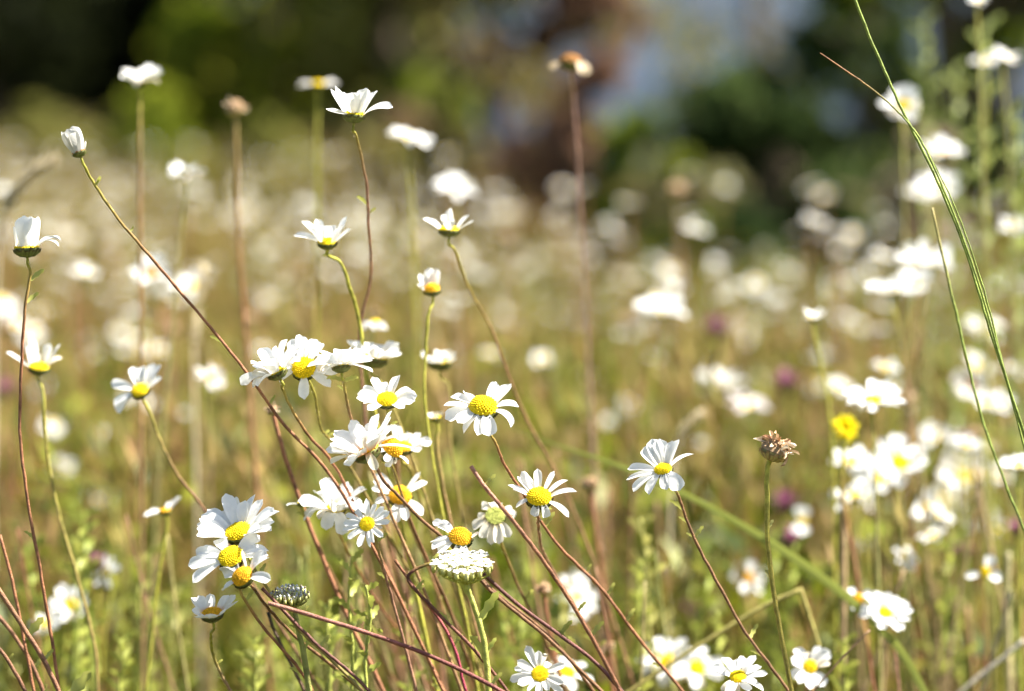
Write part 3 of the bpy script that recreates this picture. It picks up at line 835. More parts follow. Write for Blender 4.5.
# --- softer flowers further back
def soft(x, y, r, d, label, ax=(0, 0.85, 0.45), stem=None, **kk):
    kk.setdefault('n', 16); kk.setdefault('elev', 24); kk.setdefault('wid', .34); kk.setdefault('fine', False)
    kk.setdefault('rd', .28)
    kk.setdefault('bot', random.choice([GST, (.30, .27, .09), (.30, .20, .10), RST]))
    dx = random.uniform(-0.12, 0.12)
    if stem is None:
        st = [(x + dx * 60, y + 60), (x + dx * 160, y + 150)]
    else:
        st = stem
    daisy(x, y, r, ax, d, st, label, sr=1.25, **kk)
soft(140, 82, 30, 1.55, 'pale daisy highest at upper left against the black trees', (0, .97, .1), elev=55)
soft(187, 173, 24, 1.62, 'blurred daisy above the bending red stem at upper left', (0, .9, .3))
soft(318, 84, 22, 1.75, 'faint two-lobed daisy left of the tallest sharp daisy', (0, .95, .2), P=[(175, 1, 10, 0, 1.4), (160, .9, 10, 0, 1.4), (5, 1, 10, 0, 1.4), (20, .9, 10, 0, 1.4)], tint=(.7, .68, .64))
soft(409, 138, 28, 1.75, 'blurred daisy right of the tallest sharp daisy', (.2, .9, .3))
soft(456, 188, 25, 1.95, 'round blurred daisy above the three-petalled side-on daisy')
soft(571, 62, 26, 1.56, 'spent orange-topped daisy on a thick straight pinkish stalk', (0, 1, .1), stem=[(573, 90), (577, 150), (581, 220), (585, 290), (590, 400), (600, 560)], db=1.72, dc='b', dh=.6, rd=.40, tint=(.72, .58, .40), P=[(180, .9, -5, -40, 1.2), (165, .85, 0, -40, 1.2), (330, 1, -20, -60, 1.2), (310, 1, -20, -60, 1.2), (20, .8, 0, -40, 1)], top=(0.46, .32, .17), bot=(0.46, 0.27, 0.22), k=(.02, .2))
soft(903, 106, 26, 1.75, 'broad blurred daisy behind the grass stalk at upper right', (-.1, .5, .8))
soft(943, 152, 27, 1.85, 'blurred flat daisy right of the grass fork', (.1, .9, .3), dc='o')
soft(938, 188, 28, 1.95, 'blurred daisy under the grass fork at right')
soft(985, 62, 20, 1.9, 'blurred ragged daisy near the top right corner', (-.2, .9, .2))
soft(1005, 58, 18, 1.82, 'blurred small daisy closest to the top right corner', (.2, .8, .3))
soft(978, 1, 13, 1.7, 'daisy cut by the top edge at the right')
soft(1012, 226, 18, 1.9, 'round blurred daisy at the right edge below the grass fork')
soft(892, 292, 31, 1.62, 'blurred cup-shaped daisy on a pale stalk at right', (-.1, .93, .2), elev=40, stem=[(898, 330), (905, 370), (918, 450), (930, 600)])
soft(925, 262, 34, 1.75, 'large blurred daisy above the cup-shaped one at right')
soft(912, 285, 26, 1.72, 'blurred daisy wedged between two larger ones at right')
soft(813, 318, 19, 1.55, 'small rounded daisy on a pale stalk right of centre', (0, .95, .2), elev=48, stem=[(818, 350), (825, 385), (832, 440), (835, 600)])
soft(873, 401, 34, 1.46, 'full white daisy above the yellow flower', (0, .86, .35), n=22, elev=26)
soft(900, 463, 36, 1.62, 'blurred daisy with faint yellow disc in the right cluster', (0, .6, .75), n=18)
soft(852, 462, 26, 1.66, 'blurred daisy left in the right cluster')
soft(880, 480, 30, 1.7, 'blurred daisy mid-low in the right cluster', (-.2, .8, .4))
soft(855, 496, 30, 1.6, 'blurred ragged daisy lowest left in the right cluster', (-.2, .9, .2))
soft(965, 478, 34, 1.95, 'pale blurred daisy right of the right cluster', tint=(.75, .74, .68))
soft(945, 500, 28, 2.05, 'pale blurred daisy behind the right cluster', tint=(.75, .74, .68))
soft(975, 518, 28, 1.9, 'blurred daisy below the right cluster', tint=(.8, .79, .74))
soft(1019, 466, 22, 1.5, 'white daisy cut by the right edge')
soft(925, 508, 20, 1.7, 'blurred upright oval daisy under the right cluster', (0, .4, .9))
soft(748, 578, 21, 1.72, 'round blurred daisy with yellow rim below the brown seed head', (0, .35, .9), dc='o')
soft(803, 521, 17, 1.75, 'two-lobed blurred daisy by a purple flower', (0, .5, .8), P=[(75, 1, 0, 0, 1.9), (110, 1, 0, 0, 1.9), (240, 1, 0, 0, 1.9), (280, 1, 0, 0, 1.9)])
soft(905, 557, 16, 1.62, 'slim blurred daisy seen edge-on at lower right', (.5, .3, .7))
soft(985, 572, 20, 1.52, 'three-lobed spent daisy at lower right', (0, .2, .9), P=[(70, 1, 0, 0, 1.8), (-25, 1, 0, 0, 1.8), (185, 1.1, 0, 0, 1.1)], bot=BST)
soft(660, 312, 30, 1.9, 'flat blurred daisy on a pale stalk right of centre', (0, .93, .25), stem=[(655, 360), (645, 430), (640, 520)])
soft(720, 385, 28, 2.1, 'blurred upright daisy right of the central daisy', (.1, .95, .1), elev=42, tint=(.75, .74, .7))
soft(747, 405, 26, 2.0, 'flat pinkish blurred daisy below the upright one', (.25, .9, .3), tint=(.8, .74, .74))
soft(576, 596, 30, 1.66, 'large oval white blur between two red stems', (.9, .2, .5), n=20)
soft(70, 605, 25, 1.55, 'blurred daisy in the lower left trio, right side', (.3, .5, .7))
soft(45, 625, 20, 1.58, 'blurred daisy in the lower left trio, left side', (-.3, .6, .6))
soft(62, 612, 16, 1.6, 'dim daisy in the middle of the lower left trio', tint=(.7, .68, .62))
soft(106, 573, 21, 1.6, 'slanted blurred daisy beside a pink flower at lower left', (-.6, .3, .6), n=10)
soft(165, 511, 22, 1.42, 'slim tilted daisy left of the largest lower left daisy', (-.2, .95, .1), P=[(175, 1.1, 6, -15, 1.4), (160, 1, 8, 0, 1.4), (15, 1.1, 40, -5, 1.4), (30, .9, 40, 0, 1.4), (60, .7, 40, 0, 1.4)], dc='o')
soft(152, 273, 24, 1.75, 'blurred orange-based daisy behind the red arching stem', (-.1, .5, .8), dc='o')
soft(192, 287, 26, 1.85, 'blurred daisy right of the orange-based one')
soft(210, 378, 18, 1.7, 'blurred spent orange-centred daisy left of the row', (.5, .5, .6), dc='o', tint=(.75, .72, .68))
soft(375, 322, 19, 1.5, 'greyish spent daisy just above the row', (0, .8, .1), tint=(.6, .58, .55), elev=-20)
soft(62, 468, 15, 2.2, 'tiny faint daisy near the left edge stems', tint=(.7, .7, .66))
soft(100, 500, 16, 2.3, 'faint blurred daisy left of the tilted slim daisy', tint=(.7, .7, .66))
soft(885, 368, 16, 1.8, 'small upright daisy above the full white one')
soft(998, 405, 22, 1.75, 'blurred round daisy between the two grass stalks')
soft(955, 440, 16, 1.9, 'small dim daisy beside the thin grass stalk', dc='b', tint=(.7, .66, .6))
soft(970, 385, 22, 1.9, 'blurred daisy with rusty disc near the right edge', (0, .4, .9), dc='b', tint=(.75, .72, .66))
soft(985, 330, 24, 2.1, 'blurred daisy left of the long grass curve', tint=(.78, .77, .72))

random.seed(41)
for i in range(20):
    sd0 = random.getstate()
    x_, y_ = random.uniform(835, 1015), random.uniform(360, 560)
    daisy(x_, y_, random.uniform(12, 21), (random.uniform(-.4, .4), random.uniform(.5, .9), random.uniform(.2, .7)), random.uniform(1.6, 2.1),
          [(x_ + 4, y_ + 60), (x_ + 8, y_ + 150)], 'white daisy crowded among others in the blurred clump at right', group='crowded daisies in the right clump', fine=False,
          n=15, elev=25, wid=.34, rd=.27, bot=random.choice([GST, (.30, .27, .09), (.30, .20, .10)]), tint=random.choice([WHITE, WHITE, (.74, .72, .66)]), seed=900 + i)
    random.setstate(sd0); random.random(); random.random(); random.random()
# --- repeats all over the meadow behind
def prototype(i, ax, elev, n, tint, H):
    a = Vector(ax).normalized()
    o = thing('daisy', 'small blurred white daisy among many scattered across the meadow', 'daisy', (0, 0, 0), 'blurred daisies across the meadow')
    C = Vector((0.02 * i % 0.05, 0.01, H))
    pts = [C - a * 0.006, C - a * 0.012, Vector((0.012, 0.004, H * .66)), Vector((-0.006, -0.004, H * .33)), Vector((0, 0, -0.02))]
    sp = spline(pts, 4)
    mb = MB()
    mb.tube(sp, [0.0012] * len(sp), stem_cols(len(sp)), 5)
    mb.build('stem', M_STEM, o)
    head(o, C, a, 0.0140 + 0.0013 * (i % 3), n=n, elev=elev, curl=-25, rd=.3, fine=False, tint=tint, wid=.34, nfl=14)
    return o
PROT = [prototype(0, (0, -.35, .9), 25, 15, WHITE, .47), prototype(1, (.35, -.1, .9), 40, 14, WHITE, .53), prototype(2, (-.3, -.5, .8), 10, 16, WHITE, .45),
        prototype(3, (0, .2, 1), 30, 12, (.74, .72, .66), .50), prototype(4, (.2, -.2, .95), 55, 12, WHITE, .43), prototype(5, (-.2, -.4, .9), 20, 13, (.78, .74, .70), .56)]
def copy_tree(o):
    r = o.copy()
    COL.objects.link(r)
    for ch in o.children:
        c = ch.copy(); COL.objects.link(c); c.parent = r
    return r
random.seed(5)
cnt = 0
used = set()
while cnt < 226:
    d0, d1 = 2.1, 4.7
    d = d0 + (d1 - d0) * random.random() ** .95
    px = random.uniform(-12, 1036)
    x = X(px, d)
    i = cnt % 6
    ytop = HORIZON + (CAM_Z - gz(x, d) - .46 * (.35 + .65 * float(growth(np.array(x), np.array(d))))) / (d * K)
    if (px > 560 and ytop < 236) or ytop < 175:
        continue
    if d < 2.6 and 180 < px < 620 and random.random() < .4:
        continue
    o = PROT[i] if i not in used else copy_tree(PROT[i])
    used.add(i)
    o.location = (x, d, gz(x, d))
    s = random.uniform(0.70, 1.08)
    g_ = float(growth(np.array(x), np.array(d)))
    s *= .35 + .65 * g_
    o.scale = (s, s, s)
    o.rotation_euler = (random.gauss(0, .06), random.gauss(0, .06), random.gauss(0, .9))
    cnt += 1

def far_daisies():
    mb = MB()
    random.seed(9)
    for i in range(560):
        d = (4.5 ** 2 + random.random() * (11.5 ** 2 - 4.5 ** 2)) ** .5
        x = X(random.uniform(-60, 1084), d)
        if d > 8.2 and x > 0.0:
            continue
        if HORIZON + (CAM_Z - .40) / (d * K) < 236 and x > 0.06 * d and random.random() < .6:
            continue
        z = gz(x, d)
        H = random.uniform(.26, .46) * float(growth(np.array(x), np.array(d)))
        C = Vector((x, d, z + H))
        mb.mi = 0
        mb.tube([C, Vector((x + .02, d, z + H * .5)), Vector((x, d, z - .01))], [.0013] * 3, [(.26, .2, .07)] * 3, 4, False)
        mb.mi = 1
        a = Vector((random.gauss(0, .3), random.gauss(-.35, .3), .85)).normalized()
        e1, e2 = basis(a)
        for k in range(9):
            petal(mb, C, a, e1, e2, k * .698 + random.uniform(-.2, .2), .004, .011, .008, random.uniform(0, .7), -.4, rows=4, notch=False)
        mb.mi = 2
        disc(mb, C, a, e1, e2, .006, .003, DISC['y'], 0)
    tag(mb.build('distant_daisies', [M_STEM, M_PETAL, M_DISC]), 'countless tiny white daisies at the far side of the meadow', 'daisies', kind='stuff')
far_daisies()

# ------------------------------------------------------------------ seed heads and other flowers
def seed_head(x, y, r, d, stem, label, seed=1, top=GST, bot=(0.36, 0.30, 0.06), fine=True, sr=1.3, leaves=()):
    random.seed(seed)
    C = at(x, y, d); R = r * K * d
    px = [at(p[0], p[1], d) for p in stem]
    a = (C - px[0]).normalized()
    pts = to_ground([C - a * R * .35] + px)
    o = thing('seed_head', label, 'seed head', pts[-1])
    sp = spline(pts, 6, .0002); n = len(sp)
    mb = MB(); mb.tube(sp, [sr * .001] * n, stem_cols(n, top, bot, .0, .4), 7); mb.build('stem', M_STEM, o)
    e1, e2 = basis(a)
    mb = MB()
    disc(mb, C - a * R * .3, a, e1, e2, R * .62, R * .6, (.42, .28, .16), 70 if fine else 20)
    mb.build('dry_disc', M_DRY, o)
    mb = MB()
    pal = [(.66, .50, .33), (.56, .38, .23), (.74, .62, .46), (.36, .20, .11)]
    for k in range(44 if fine else 16):
        phi = random.random() * 6.283
        tt = random.random()
        el = random.uniform(-.9, 1.3)
        c = pal[random.randrange(4)]
        petal(mb, C - a * R * .25 + a * R * .5 * tt, a, e1, e2, phi, R * .55 * (1 - .6 * tt), R * random.uniform(.35, .75), R * random.uniform(.12, .22), el, random.uniform(-1.8, 1.2), .8, random.gauss(0, .8), c, rows=6)
    mb.build('withered_petals', M_DRY, o)
    mb = MB(); calyx(mb, C - a * R * .3, a, e1, e2, R * .6, .0012, R * .4, 18, (.34, .28, .10), (.25, .14, .07)); mb.build('calyx', M_GREEN, o)
    for (t, side, L) in leaves:
        i = int(t * (n - 1))
        leaflet(o, sp[i], UP * .8 + RT * side * .5, L * .001, L * .00014, (.35, .33, .12))
    return o
seed_head(776, 446, 23, 1.24, [(768, 466), (767, 500), (768, 545), (775, 600), (784, 650), (794, 705)], 'crumpled brown seed head on a straight green stem right of centre', 3, GST, (.34, .27, .05), leaves=((.28, 1, 6), (.38, -1, 7)))
seed_head(235, 106, 15, 1.62, [(236, 130), (237, 190), (240, 260), (246, 340), (255, 460)], 'blurred brown seed head in front of the dark trees', 4, (.25, .2, .06), RST, False)
seed_head(272, 409, 9, 1.33, [(280, 440), (300, 500), (340, 600), (390, 705)], 'little rusty withered head under the row of daisies', 6, RST, RST, False)
seed_head(676, 188, 14, 2.3, [(678, 230), (682, 330)], 'dim brown seed head before the dark green bush', 7, (.25, .2, .06), RST, False)
seed_head(905, 398, 16, 1.75, [(905, 430), (910, 520)], 'brown spent head right of the full white daisy', 8, (.25, .2, .06), RST, False)
seed_head(975, 432, 12, 1.8, [(975, 460), (978, 560)], 'rusty spent head beside the thin grass stalk', 9, (.25, .2, .06), RST, False)
seed_head(590, 482, 13, 1.55, [(592, 505), (600, 560), (610, 640)], 'orange-brown seed head above the large oval blur', 10, RST, RST, False)
seed_head(607, 646, 12, 1.45, [(610, 670), (614, 700)], 'russet seed head low behind the red stems', 11, RST, RST, False)
seed_head(544, 587, 11, 1.40, [(546, 610), (556, 660), (566, 700)], 'small russet seed head just right of the flat white umbel', 12, RST, RST, False)

def umbel(x, y, r, d, stem, label, white=True, seed=1, leaves=()):
    """flat-topped yarrow-like head"""
    random.seed(seed)
    C = at(x, y, d); R = r * K * d
    px = [at(p[0], p[1], d) for p in stem]
    pts = to_ground([at(stem[0][0] * .6 + x * .4, y + r * .75, d)] + px)
    fork = pts[0]
    o = thing('flat_umbel', label, 'wild flower', pts[-1])
    g = (.38, .39, .08) if white else (.24, .24, .06)
    sp = spline(pts, 6, .0002); n = len(sp)
    mb = MB(); mb.tube(sp, [.0016 * (.85 + .4 * i / n) for i in range(n)], stem_cols(n, g, g, 0, 1), 7); mb.build('stem', M_STEM, o)
    br, fl, cup = MB(), MB(), MB()
    ax = (UP * .92 - FW * .28).normalized()
    e1, e2 = basis(ax)
    N = 62
    for i in range(N):
        q = math.sqrt((i + .5) / N); f = i * 2.39996
        rho = e1 * math.cos(f) + e2 * math.sin(f)
        p = C + rho * R * q * random.uniform(.94, 1.05) + ax * (R * (.14 * (1 - q * q) + random.uniform(-.05, .05)))
        base = p - ax * R * .36
        if i % 2 == 0:
            mid = fork + (base - fork) * .45 + rho * R * .10 * q
            br.tube(spline([fork, mid, base], 3), [.0009, .0008, .0007, .0006, .0006, .0005, .0005], [g] * 7, 5)
        s = R * .105
        cup.tube([base, base + ax * R * .12, base + ax * R * .32], [s * .45, s * .80, s * .66], [g, (.46, .45, .13), (.58, .56, .26)], 6)
        top = base + ax * R * .32
        if white:
            for k in range(5):
                petal(fl, top, ax, e1, e2, k * 1.2566 + i, s * .2, s * 1.15, s * 1.1, random.uniform(-.1, .5), -.3, .2, 0, (.84, .83, .78), rows=4, notch=False)
            fl.tube([top, top + ax * s * .6], [s * .35, s * .2], [(.80, .76, .55)] * 2, 5)
        else:
            c = random.choice([(.42, .43, .42), (.52, .53, .52), (.30, .30, .28), (.22, .18, .13)])
            fl.tube([top - ax * s * .2, top + ax * s * .5, top + ax * s * 1.0], [s * .6, s * .7, s * .3], [c] * 3, 6)
    br.build('branches', M_STEM, o)
    cup.build('bud_cups', M_GREEN, o)
    fl.build('florets' if white else 'dry_florets', M_PETAL if white else M_DRY, o)
    for (t, side, L) in leaves:
        i = int(t * (n - 1))
        leaflet(o, sp[i], UP * .85 + RT * side * .55 - FW * .2, L * .001, L * .00010, (.42, .44, .10))
umbel(463, 561, 30, 1.225, [(469, 592), (476, 612), (484, 640), (487, 668), (489, 702)], 'flat-topped white umbel on a thick pale green stem at bottom centre', True, 2,
      leaves=((.20, -1, 14), (.26, 1, 18), (.43, -1, 17), (.40, 1, 10)))
umbel(290, 592, 19, 1.24, [(297, 622), (303, 650), (311, 702)], 'grey-topped faded umbel beside the lower left daisies', False, 3, leaves=((.2, -1, 14), (.3, 1, 9)))

def simple_flower(x, y, r, d, kind, label, seed, group=None):
    random.seed(seed)
    C = at(x, y, d); R = r * K * d
    pts = to_ground([C - UP * R * .6, at(x + random.uniform(-5, 5), y + 60, d), at(x + random.uniform(-12, 12), y + 130, d)])
    nm = {'pink': 'knapweed', 'yellow': 'yellow_flower'}[kind]
    o = thing(nm, label, 'wild flower', pts[-1], group)
    sp = spline(pts, 5); n = len(sp)
    mb = MB(); mb.tube(sp, [.0013] * n, stem_cols(n), 6); mb.build('stem', M_STEM, o)
    a = ((UP * .85 - FW * .4) if kind == 'pink' else (UP * .35 - FW * .9)).normalized(); e1, e2 = basis(a)
    mb = MB()
    if kind == 'pink':
        for k in range(44):
            c = random.choice([(.32, .10, .19), (.40, .16, .25), (.25, .07, .15)])
            petal(mb, C - a * R * .3, a, e1, e2, random.random() * 6.28, R * .1, R * random.uniform(.8, 1.1), R * .14, random.uniform(.2, 1.5), random.uniform(-.6, .3), .5, 0, c, rows=5)
        mb.build('petals', M_PETAL, o)
        mb = MB(); calyx(mb, C - a * R * .25, a, e1, e2, R * .5, .001, R * .8, 20, (.13, .11, .05), (.06, .03, .02)); mb.build('calyx', M_GREEN, o)
    else:
        for k in range(46):
            c = random.choice([(.88, .74, .01), (.90, .78, .02), (.86, .70, .01)])
            petal(mb, C, a, e1, e2, k * 2.4, R * .1, R * (.5 + .5 * k / 46), R * .3, 1.1 - 1.1 * k / 46, -.2, .2, 0, c, rows=5)
        mb.build('petals', M_PETAL, o)
        mb = MB(); calyx(mb, C - a * R * .05, a, e1, e2, R * .4, .001, R * .6, 16); mb.build('calyx', M_GREEN, o)
simple_flower(845, 428, 15, 1.5, 'yellow', 'round bright yellow flower below the full white daisy', 1)
simple_flower(20, 478, 18, 2.6, 'yellow', 'blurred yellow flower at the left edge', 2)
for i, (x, y, r, d, lb) in enumerate([
        (785, 500, 16, 1.9, 'purple flower left of the two-lobed blurred daisy'), (793, 535, 15, 1.85, 'purple flower below the two-lobed blurred daisy'),
        (717, 325, 15, 2.3, 'dim crimson flower between two pale stalks right of centre'), (788, 378, 16, 2.1, 'dusky purple flower below the small rounded daisy'),
        (968, 435, 14, 1.9, 'dusky pink flower beside the thin grass stalk'), (1018, 527, 12, 1.7, 'magenta flower at the right edge'),
        (963, 548, 13, 1.85, 'magenta flower under the right cluster of daisies'), (97, 560, 12, 1.6, 'small pink flower touching a slanted daisy at lower left'),
        (478, 562, 13, 1.55, 'mauve flower right behind the flat white umbel'), (690, 610, 14, 2.0, 'dull purple flower above the bottom edge pair'),
        (8, 385, 14, 2.1, 'dark purple flower at the left edge')]):
    simple_flower(x, y, r, d, 'pink', lb, 20 + i)

random.seed(63)
for i in range(24):
    st_ = random.getstate()
    d = random.uniform(1.9, 3.4)
    x, y = random.uniform(0, 1024), random.uniform(230, 440)
    o_ = seed_head(x, y, random.uniform(8, 12), d, [(x + 2, y + 25), (x + 5, y + 70), (x + 8, y + 130)], 'small blurred brown seed head among the distant daisies', 100 + i, (.30, .24, .08), random.choice([RST, (.34, .27, .12)]), False)
    o_['group'] = 'brown seed heads across the meadow'
    random.setstate(st_); [random.random() for _ in range(11)]
# ------------------------------------------------------------------ bare stems and grass stalks
def bare_stem(pix, d, label, r=1.1, top=RST, bot=RST, db=None, name='bare_stem', cat='stem', leaves=(), group=None, k=(0, .4), taper=0.0, seed=0):
    random.seed(seed + int(pix[0][0]))
    db = db or d
    px = [at(p[0], p[1], d + (db - d) * i / (len(pix) - 1)) for i, p in enumerate(pix)]
    pts = to_ground(px)
    sp = spline(pts, 6, .0002); n = len(sp)
    o = thing(name, label, cat, pts[-1], group)
    mb = MB()
    mb.tube(sp, [.84 * r * .001 * (1 - taper + taper * min(1, 2.0 * i / n)) * random.uniform(.95, 1.05) for i in range(n)], stem_cols(n, top, bot, *k), 10, ridge=.16)
    if d < 1.32 and name == 'bare_stem':
        hairs(mb, sp, r * .00092, 160)
        leaves = list(leaves) + [(random.uniform(.1, .6), random.choice((-1, 1)), random.uniform(4, 9)) for _ in range(3)]
    mb.build('stalk', M_STEM, o)
    for (t, side, L) in leaves:
        i = int(t * (n - 1))
        leaflet(o, sp[i], UP * .8 + RT * side * .7 - FW * .2, L * .001, L * .00011)
    return o
PK = (.36, .17, .12)
bare_stem([(471, 466), (480, 480), (496, 500), (512, 519), (540, 556), (572, 604), (600, 652), (626, 703)], 1.232, 'thick pinkish stem snapped off left of the forked daisy', 1.35, PK, RST, leaves=((.40, -1, 6), (.47, 1, 7), (.52, 1, 10)))
bare_stem([(459, 557), (440, 562), (420, 567), (408, 577), (430, 605), (470, 645), (515, 700)], 1.228, 'kinked stem bending sharply left of the flat umbel', 1.1, GST, (.16, .06, .04), leaves=((.5, 1, 6), (.6, -1, 7)), k=(.05, .25))
bare_stem([(268, 603), (290, 609), (330, 621), (380, 637), (440, 660), (520, 702)], 1.22, 'pinkish stem lying almost flat across the bottom centre', 1.4, PK, (.20, .06, .05), leaves=((.35, -1, 8), (.58, 1, 9)))
bare_stem([(262, 588), (285, 612), (320, 647), (350, 672), (378, 700)], 1.227, 'dark red stem slanting under the lower left daisies', 1.1, (.15, .06, .045), (.15, .06, .045))
bare_stem([(395, 560), (418, 592), (440, 620), (455, 650), (462, 676)], 1.26, 'short crimson stem behind the flat umbel', 1.0, RST, (.30, .04, .07))
bare_stem([(482, 573), (520, 606), (560, 635), (595, 662), (630, 700)], 1.24, 'dark red stem running right from the flat umbel', 1.25, (.13, .05, .04), (.16, .06, .05), leaves=((.25, 1, 10), (.32, -1, 8), (.5, 1, 9)))
bare_stem([(0, 535), (12, 580), (24, 640), (36, 703)], 1.27, 'red stem leaning in at the lower left corner', 1.1, RST, RST, leaves=((.3, 1, 16),))
bare_stem([(-6, 582), (20, 622), (44, 660), (64, 703)], 1.24, 'thick brown stem slanting across the lower left corner', 1.6, (.24, .12, .06), (.2, .09, .05), leaves=((.45, 1, 22),))
bare_stem([(-8, 608), (14, 635), (34, 668), (48, 703)], 1.29, 'brown stem second from the lower left corner', 1.4, (.24, .12, .06), (.2, .09, .05))
bare_stem([(-8, 640), (8, 660), (30, 700)], 1.25, 'short brown stem lowest in the left corner', 1.3, (.2, .1, .05), (.2, .09, .05))
bare_stem([(268, 612), (274, 630), (284, 650)], 1.3, 'black broken stub under the faded umbel', 1.1, (.03, .02, .015), (.12, .07, .04))
bare_stem([(800, 590), (770, 603), (740, 620), (715, 636), (692, 650)], 1.42, 'pale yellow stem leaning left at the bottom right', 1.6, (.34, .29, .08), (.34, .29, .08))
bare_stem([(800, 588), (808, 612), (818, 645), (828, 702)], 1.42, 'pale yellow stem with a sharp top kink at the bottom right', 1.6, (.34, .29, .08), (.34, .29, .08))
bare_stem([(1008, 552), (1007, 600), (1008, 650), (1009, 703)], 1.55, 'upright straw stalk near the bottom right corner', 2.2, (.42, .36, .18), (.40, .34, .16))
bare_stem([(870, 630), (845, 655), (815, 690), (808, 703)], 1.33, 'thin brown twig crossing the low daisy at right', .7, (.25, .15, .08), (.25, .15, .08))
bare_stem([(1024, 640), (1000, 660), (975, 680), (950, 703)], 1.5, 'pale twig slanting into the bottom right corner', 1.8, (.5, .45, .36), (.46, .4, .3))
random.seed(31)
for i in range(22):
    d = random.uniform(1.5, 2.3)
    x, y0 = random.uniform(820, 1030), random.uniform(440, 610)
    dx = random.uniform(-90, 40)
    c = random.choice([(.42, .34, .17), (.36, .25, .13), (.30, .17, .08), (.45, .40, .26), (.28, .26, .07)])
    bare_stem([(x, y0), (x + dx * .4, y0 + 80), (x + dx * .8, y0 + 160), (x + dx, y0 + 230)], d, 'blurred tan stalk in the dry tangle at lower right', random.uniform(1.1, 2.4), c, c, group='tan stalks in the tangle at lower right', seed=300 + i)
# long grass stalks at the right
GG = (.20, .25, .045)
bare_stem([(848, -20), (862, 18), (884, 70), (906, 118), (930, 165), (952, 215), (972, 270), (990, 330), (1008, 385), (1026, 440)], 1.235, 'long green grass stalk curving down the right side', .9, GG, GG, name='grass_stalk', cat='grass stalk')
bare_stem([(914, 128), (932, 160), (952, 200), (966, 236), (984, 290), (1004, 370), (1030, 470)], 1.245, 'second green blade parting from the long grass stalk', .65, GG, GG, name='grass_stalk', cat='grass stalk', taper=.6)
bare_stem([(820, 53), (842, 68), (868, 86), (892, 106), (911, 126), (926, 150), (948, 200), (976, 276), (1010, 390), (1030, 450)], 1.225, 'rusty dry grass tip branching left from the long stalk', .75, (.28, .13, .05), GG, name='grass_stalk', cat='grass stalk', k=(.1, .28), taper=.5)
bare_stem([(932, 208), (944, 262), (956, 312), (968, 365), (984, 425), (1004, 480), (1028, 540)], 1.3, 'thin straw-green grass stalk left of the long one', .9, (.34, .27, .10), GG, name='grass_stalk', cat='grass stalk', k=(.0, .2))

def wide_blade():
    pix = [(505, 425), (560, 446), (620, 466), (690, 497), (750, 530), (800, 562), (850, 600), (900, 650), (930, 703)]
    pts = to_ground([at(p[0], p[1], 1.50 - .012 * i) for i, p in enumerate(pix)])
    sp = spline(pts, 5); n = len(sp)
    o = thing('broad_grass', 'wide arching green grass blade crossing behind the brown seed head', 'grass blade', pts[-1])
    mb = MB()
    sd_ = (UP * .8 + RT * .35 - FW * .3).normalized()
    mb.ribbon(sp, sd_, [.0028 * min(1, .12 + 2.2 * i / n) for i in range(n)], [(.25, .28, .06)] * n, .25, -FW)
    mb.build('leaf_blade', M_GRASS, o)
wide_blade()

def grass_ear(pix, d, w_, label, c=(.64, .55, .38), stemp=None):
    px = [at(p[0], p[1], d) for p in pix]
    st = to_ground([px[-1]] + [at(p[0], p[1], d) for p in stemp])
    o = thing('grass_ear', label, 'grass ear', st[-1])
    mb = MB(); sp = spline(st, 4); mb.tube(sp, [.0011] * len(sp), [c] * len(sp), 5); mb.build('stalk', M_STRAW, o)
    mb = MB(); sp = spline(px, 8); n = len(sp)
    for i, p in enumerate(sp):
        for k in range(6):
            a = random.random() * 6.28
            tg = (sp[max(0, i - 1)] - sp[min(n - 1, i + 1)]).normalized()
            u = tg.cross(FW).normalized(); v = tg.cross(u)
            d_ = tg * .7 + (u * math.cos(a) + v * math.sin(a)) * .6
            s_ = d_.cross(Vector((.3, .2, .9))).normalized()
            L = w_ * K * d * 1.1
            j = random.uniform(.8, 1.2)
            mb.ribbon([p, p + d_ * L * .5, p + d_ * L], s_, [L * .05, L * .17, L * .03], [tuple(x * j for x in c)] * 3)
    mb.build('ear', M_STRAW, o)
random.seed(3)
grass_ear([(52, 160), (34, 172), (16, 192), (4, 212)], 1.75, 13, 'pale drooping grass ear at the upper left edge', stemp=[(0, 240), (-4, 330), (-5, 420)])
grass_ear([(203, 270), (198, 300), (194, 345)], 1.8, 11, 'upright straw grass ear left of centre', stemp=[(194, 380), (196, 470)])
grass_ear([(700, 415), (684, 430), (676, 450)], 1.7, 9, 'straw grass ear leaning above the lone sharp daisy', stemp=[(672, 480), (668, 600)])

def leafy_weed(x, ytop, d, label, hpx=200, seed=0, lean=0, c=(.33, .35, .07), L=16, n=16, group=None):
    random.seed(seed)
    p0 = at(x, ytop, d)
    pts = to_ground([p0, at(x + lean * .3 + random.uniform(-5, 5), ytop + hpx * .3, d), at(x + lean * .6, ytop + hpx * .6, d), at(x + lean, ytop + hpx, d)])
    o = thing('leafy_weed', label, 'plant', pts[-1], group)
    sp = spline(pts, 7, .0003); m = len(sp)
    mb = MB(); mb.tube(sp, [.0007 + .0009 * i / m for i in range(m)], [c] * m, 6); mb.build('stem', M_STEM, o)
    for k in range(n):
        t = (k + .5) / n * .78
        i = int(t * (m - 1))
        a = k * 2.4
        dv = Vector((math.cos(a), math.sin(a), random.uniform(.4, 1.1)))
        j = random.uniform(.8, 1.25)
        lf = leaflet(o, sp[i], dv, L * .001 * random.uniform(.7, 1.3) * (.6 + .6 * t), L * .00009, tuple(q * j for q in c))
random.seed(1)
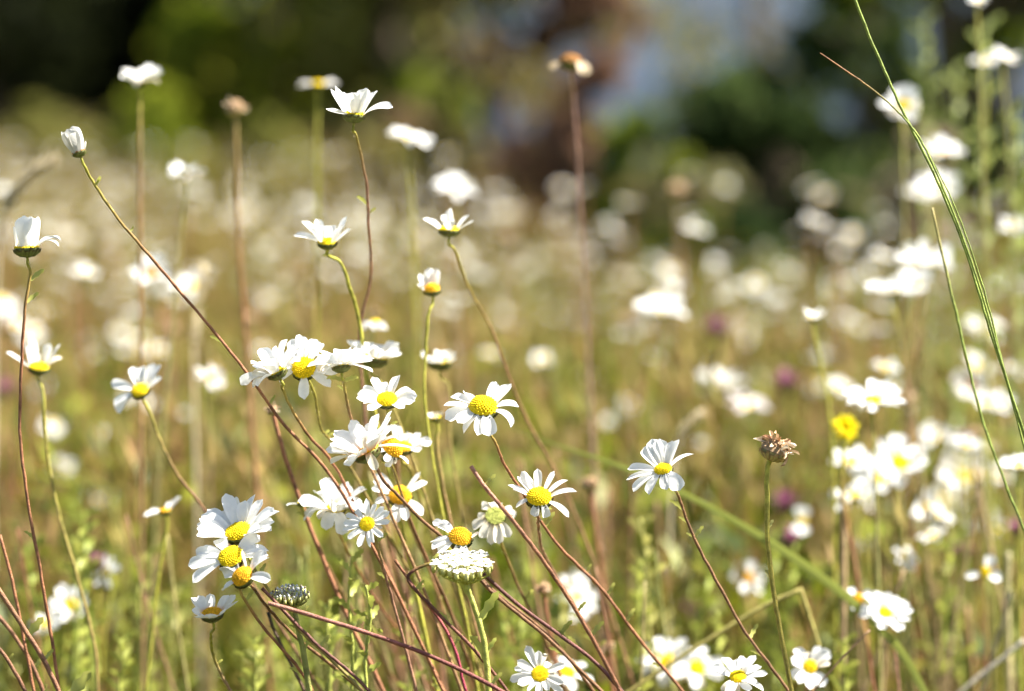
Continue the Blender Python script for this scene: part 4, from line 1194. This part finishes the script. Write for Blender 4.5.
for args in [(352, 556, 1.30, 'upright pale green weed left of the kinked stem', 140, 1), (366, 585, 1.27, 'leafy green weed under the small bright daisy', 110, 2), (330, 600, 1.36, 'soft green weed right of the faded umbel', 100, 3),
             (410, 600, 1.40, 'blurred green weed behind the kinked stem', 100, 4), (150, 600, 1.6, 'blurred green weed in the lower left gap', 90, 5), (120, 640, 1.45, 'low green weed near the lower left stems', 60, 6),
             (640, 560, 1.5, 'blurred green weed behind the slanting red stems', 120, 7), (845, 640, 1.45, 'pale bushy weed left of the lower right daisy', 60, 8), (520, 600, 1.5, 'blurred green weed behind the starry bottom daisy', 90, 9),
             (255, 640, 1.4, 'green weed below the lowest daisy of the left trio', 60, 10)]:
    leafy_weed(*args, n=18)
random.seed(52)
for i in range(42):
    st_ = random.getstate()
    x_ = random.choice([random.uniform(0, 1024), random.uniform(230, 640), random.uniform(0, 330)])
    leafy_weed(x_, random.uniform(500, 640), random.uniform(1.50, 2.1), 'blurred green weed stem with small leaves among the lower stems', 130, 60 + i, random.uniform(-15, 30), random.choice([(.33, .35, .07), (.26, .30, .05), (.38, .36, .10)]), 20, 18, 'blurred weeds between the stems')
    random.setstate(st_); [random.random() for _ in range(9)]
for args in [(985, 30, 2.0, 'tall pale green weed at the right edge', 330, 21), (955, 70, 2.15, 'tall blurred weed left of the top right daisies', 330, 22), (1015, 110, 1.9, 'tall pale weed cut by the right edge', 330, 23), (925, 20, 2.3, 'faint tall weed under the top right daisies', 330, 24)]:
    leafy_weed(*args, n=40, L=26, c=(.30, .34, .10))

# blurred red and straw stems behind the cluster
random.seed(77)
for i in range(62):
    d = random.uniform(1.38, 1.9)
    x = random.choice([random.uniform(260, 700), random.uniform(300, 620), random.uniform(-10, 1030)])
    y0 = random.uniform(430, 610)
    dx = random.uniform(-20, 70)
    c = random.choice([RST, BST, (.30, .16, .09), (.32, .27, .10), (.22, .22, .06)])
    bare_stem([(x, y0), (x + dx * .35, y0 + 90), (x + dx * .8, y0 + 180), (x + dx, y0 + 240)], d, 'blurred thin bare stem rising behind the sharp daisies', random.uniform(.8, 1.3), c, c, group='blurred bare stems behind the cluster', seed=i)

for o in list(bpy.data.objects):
    if '_o' in o.keys():
        del o['_o']
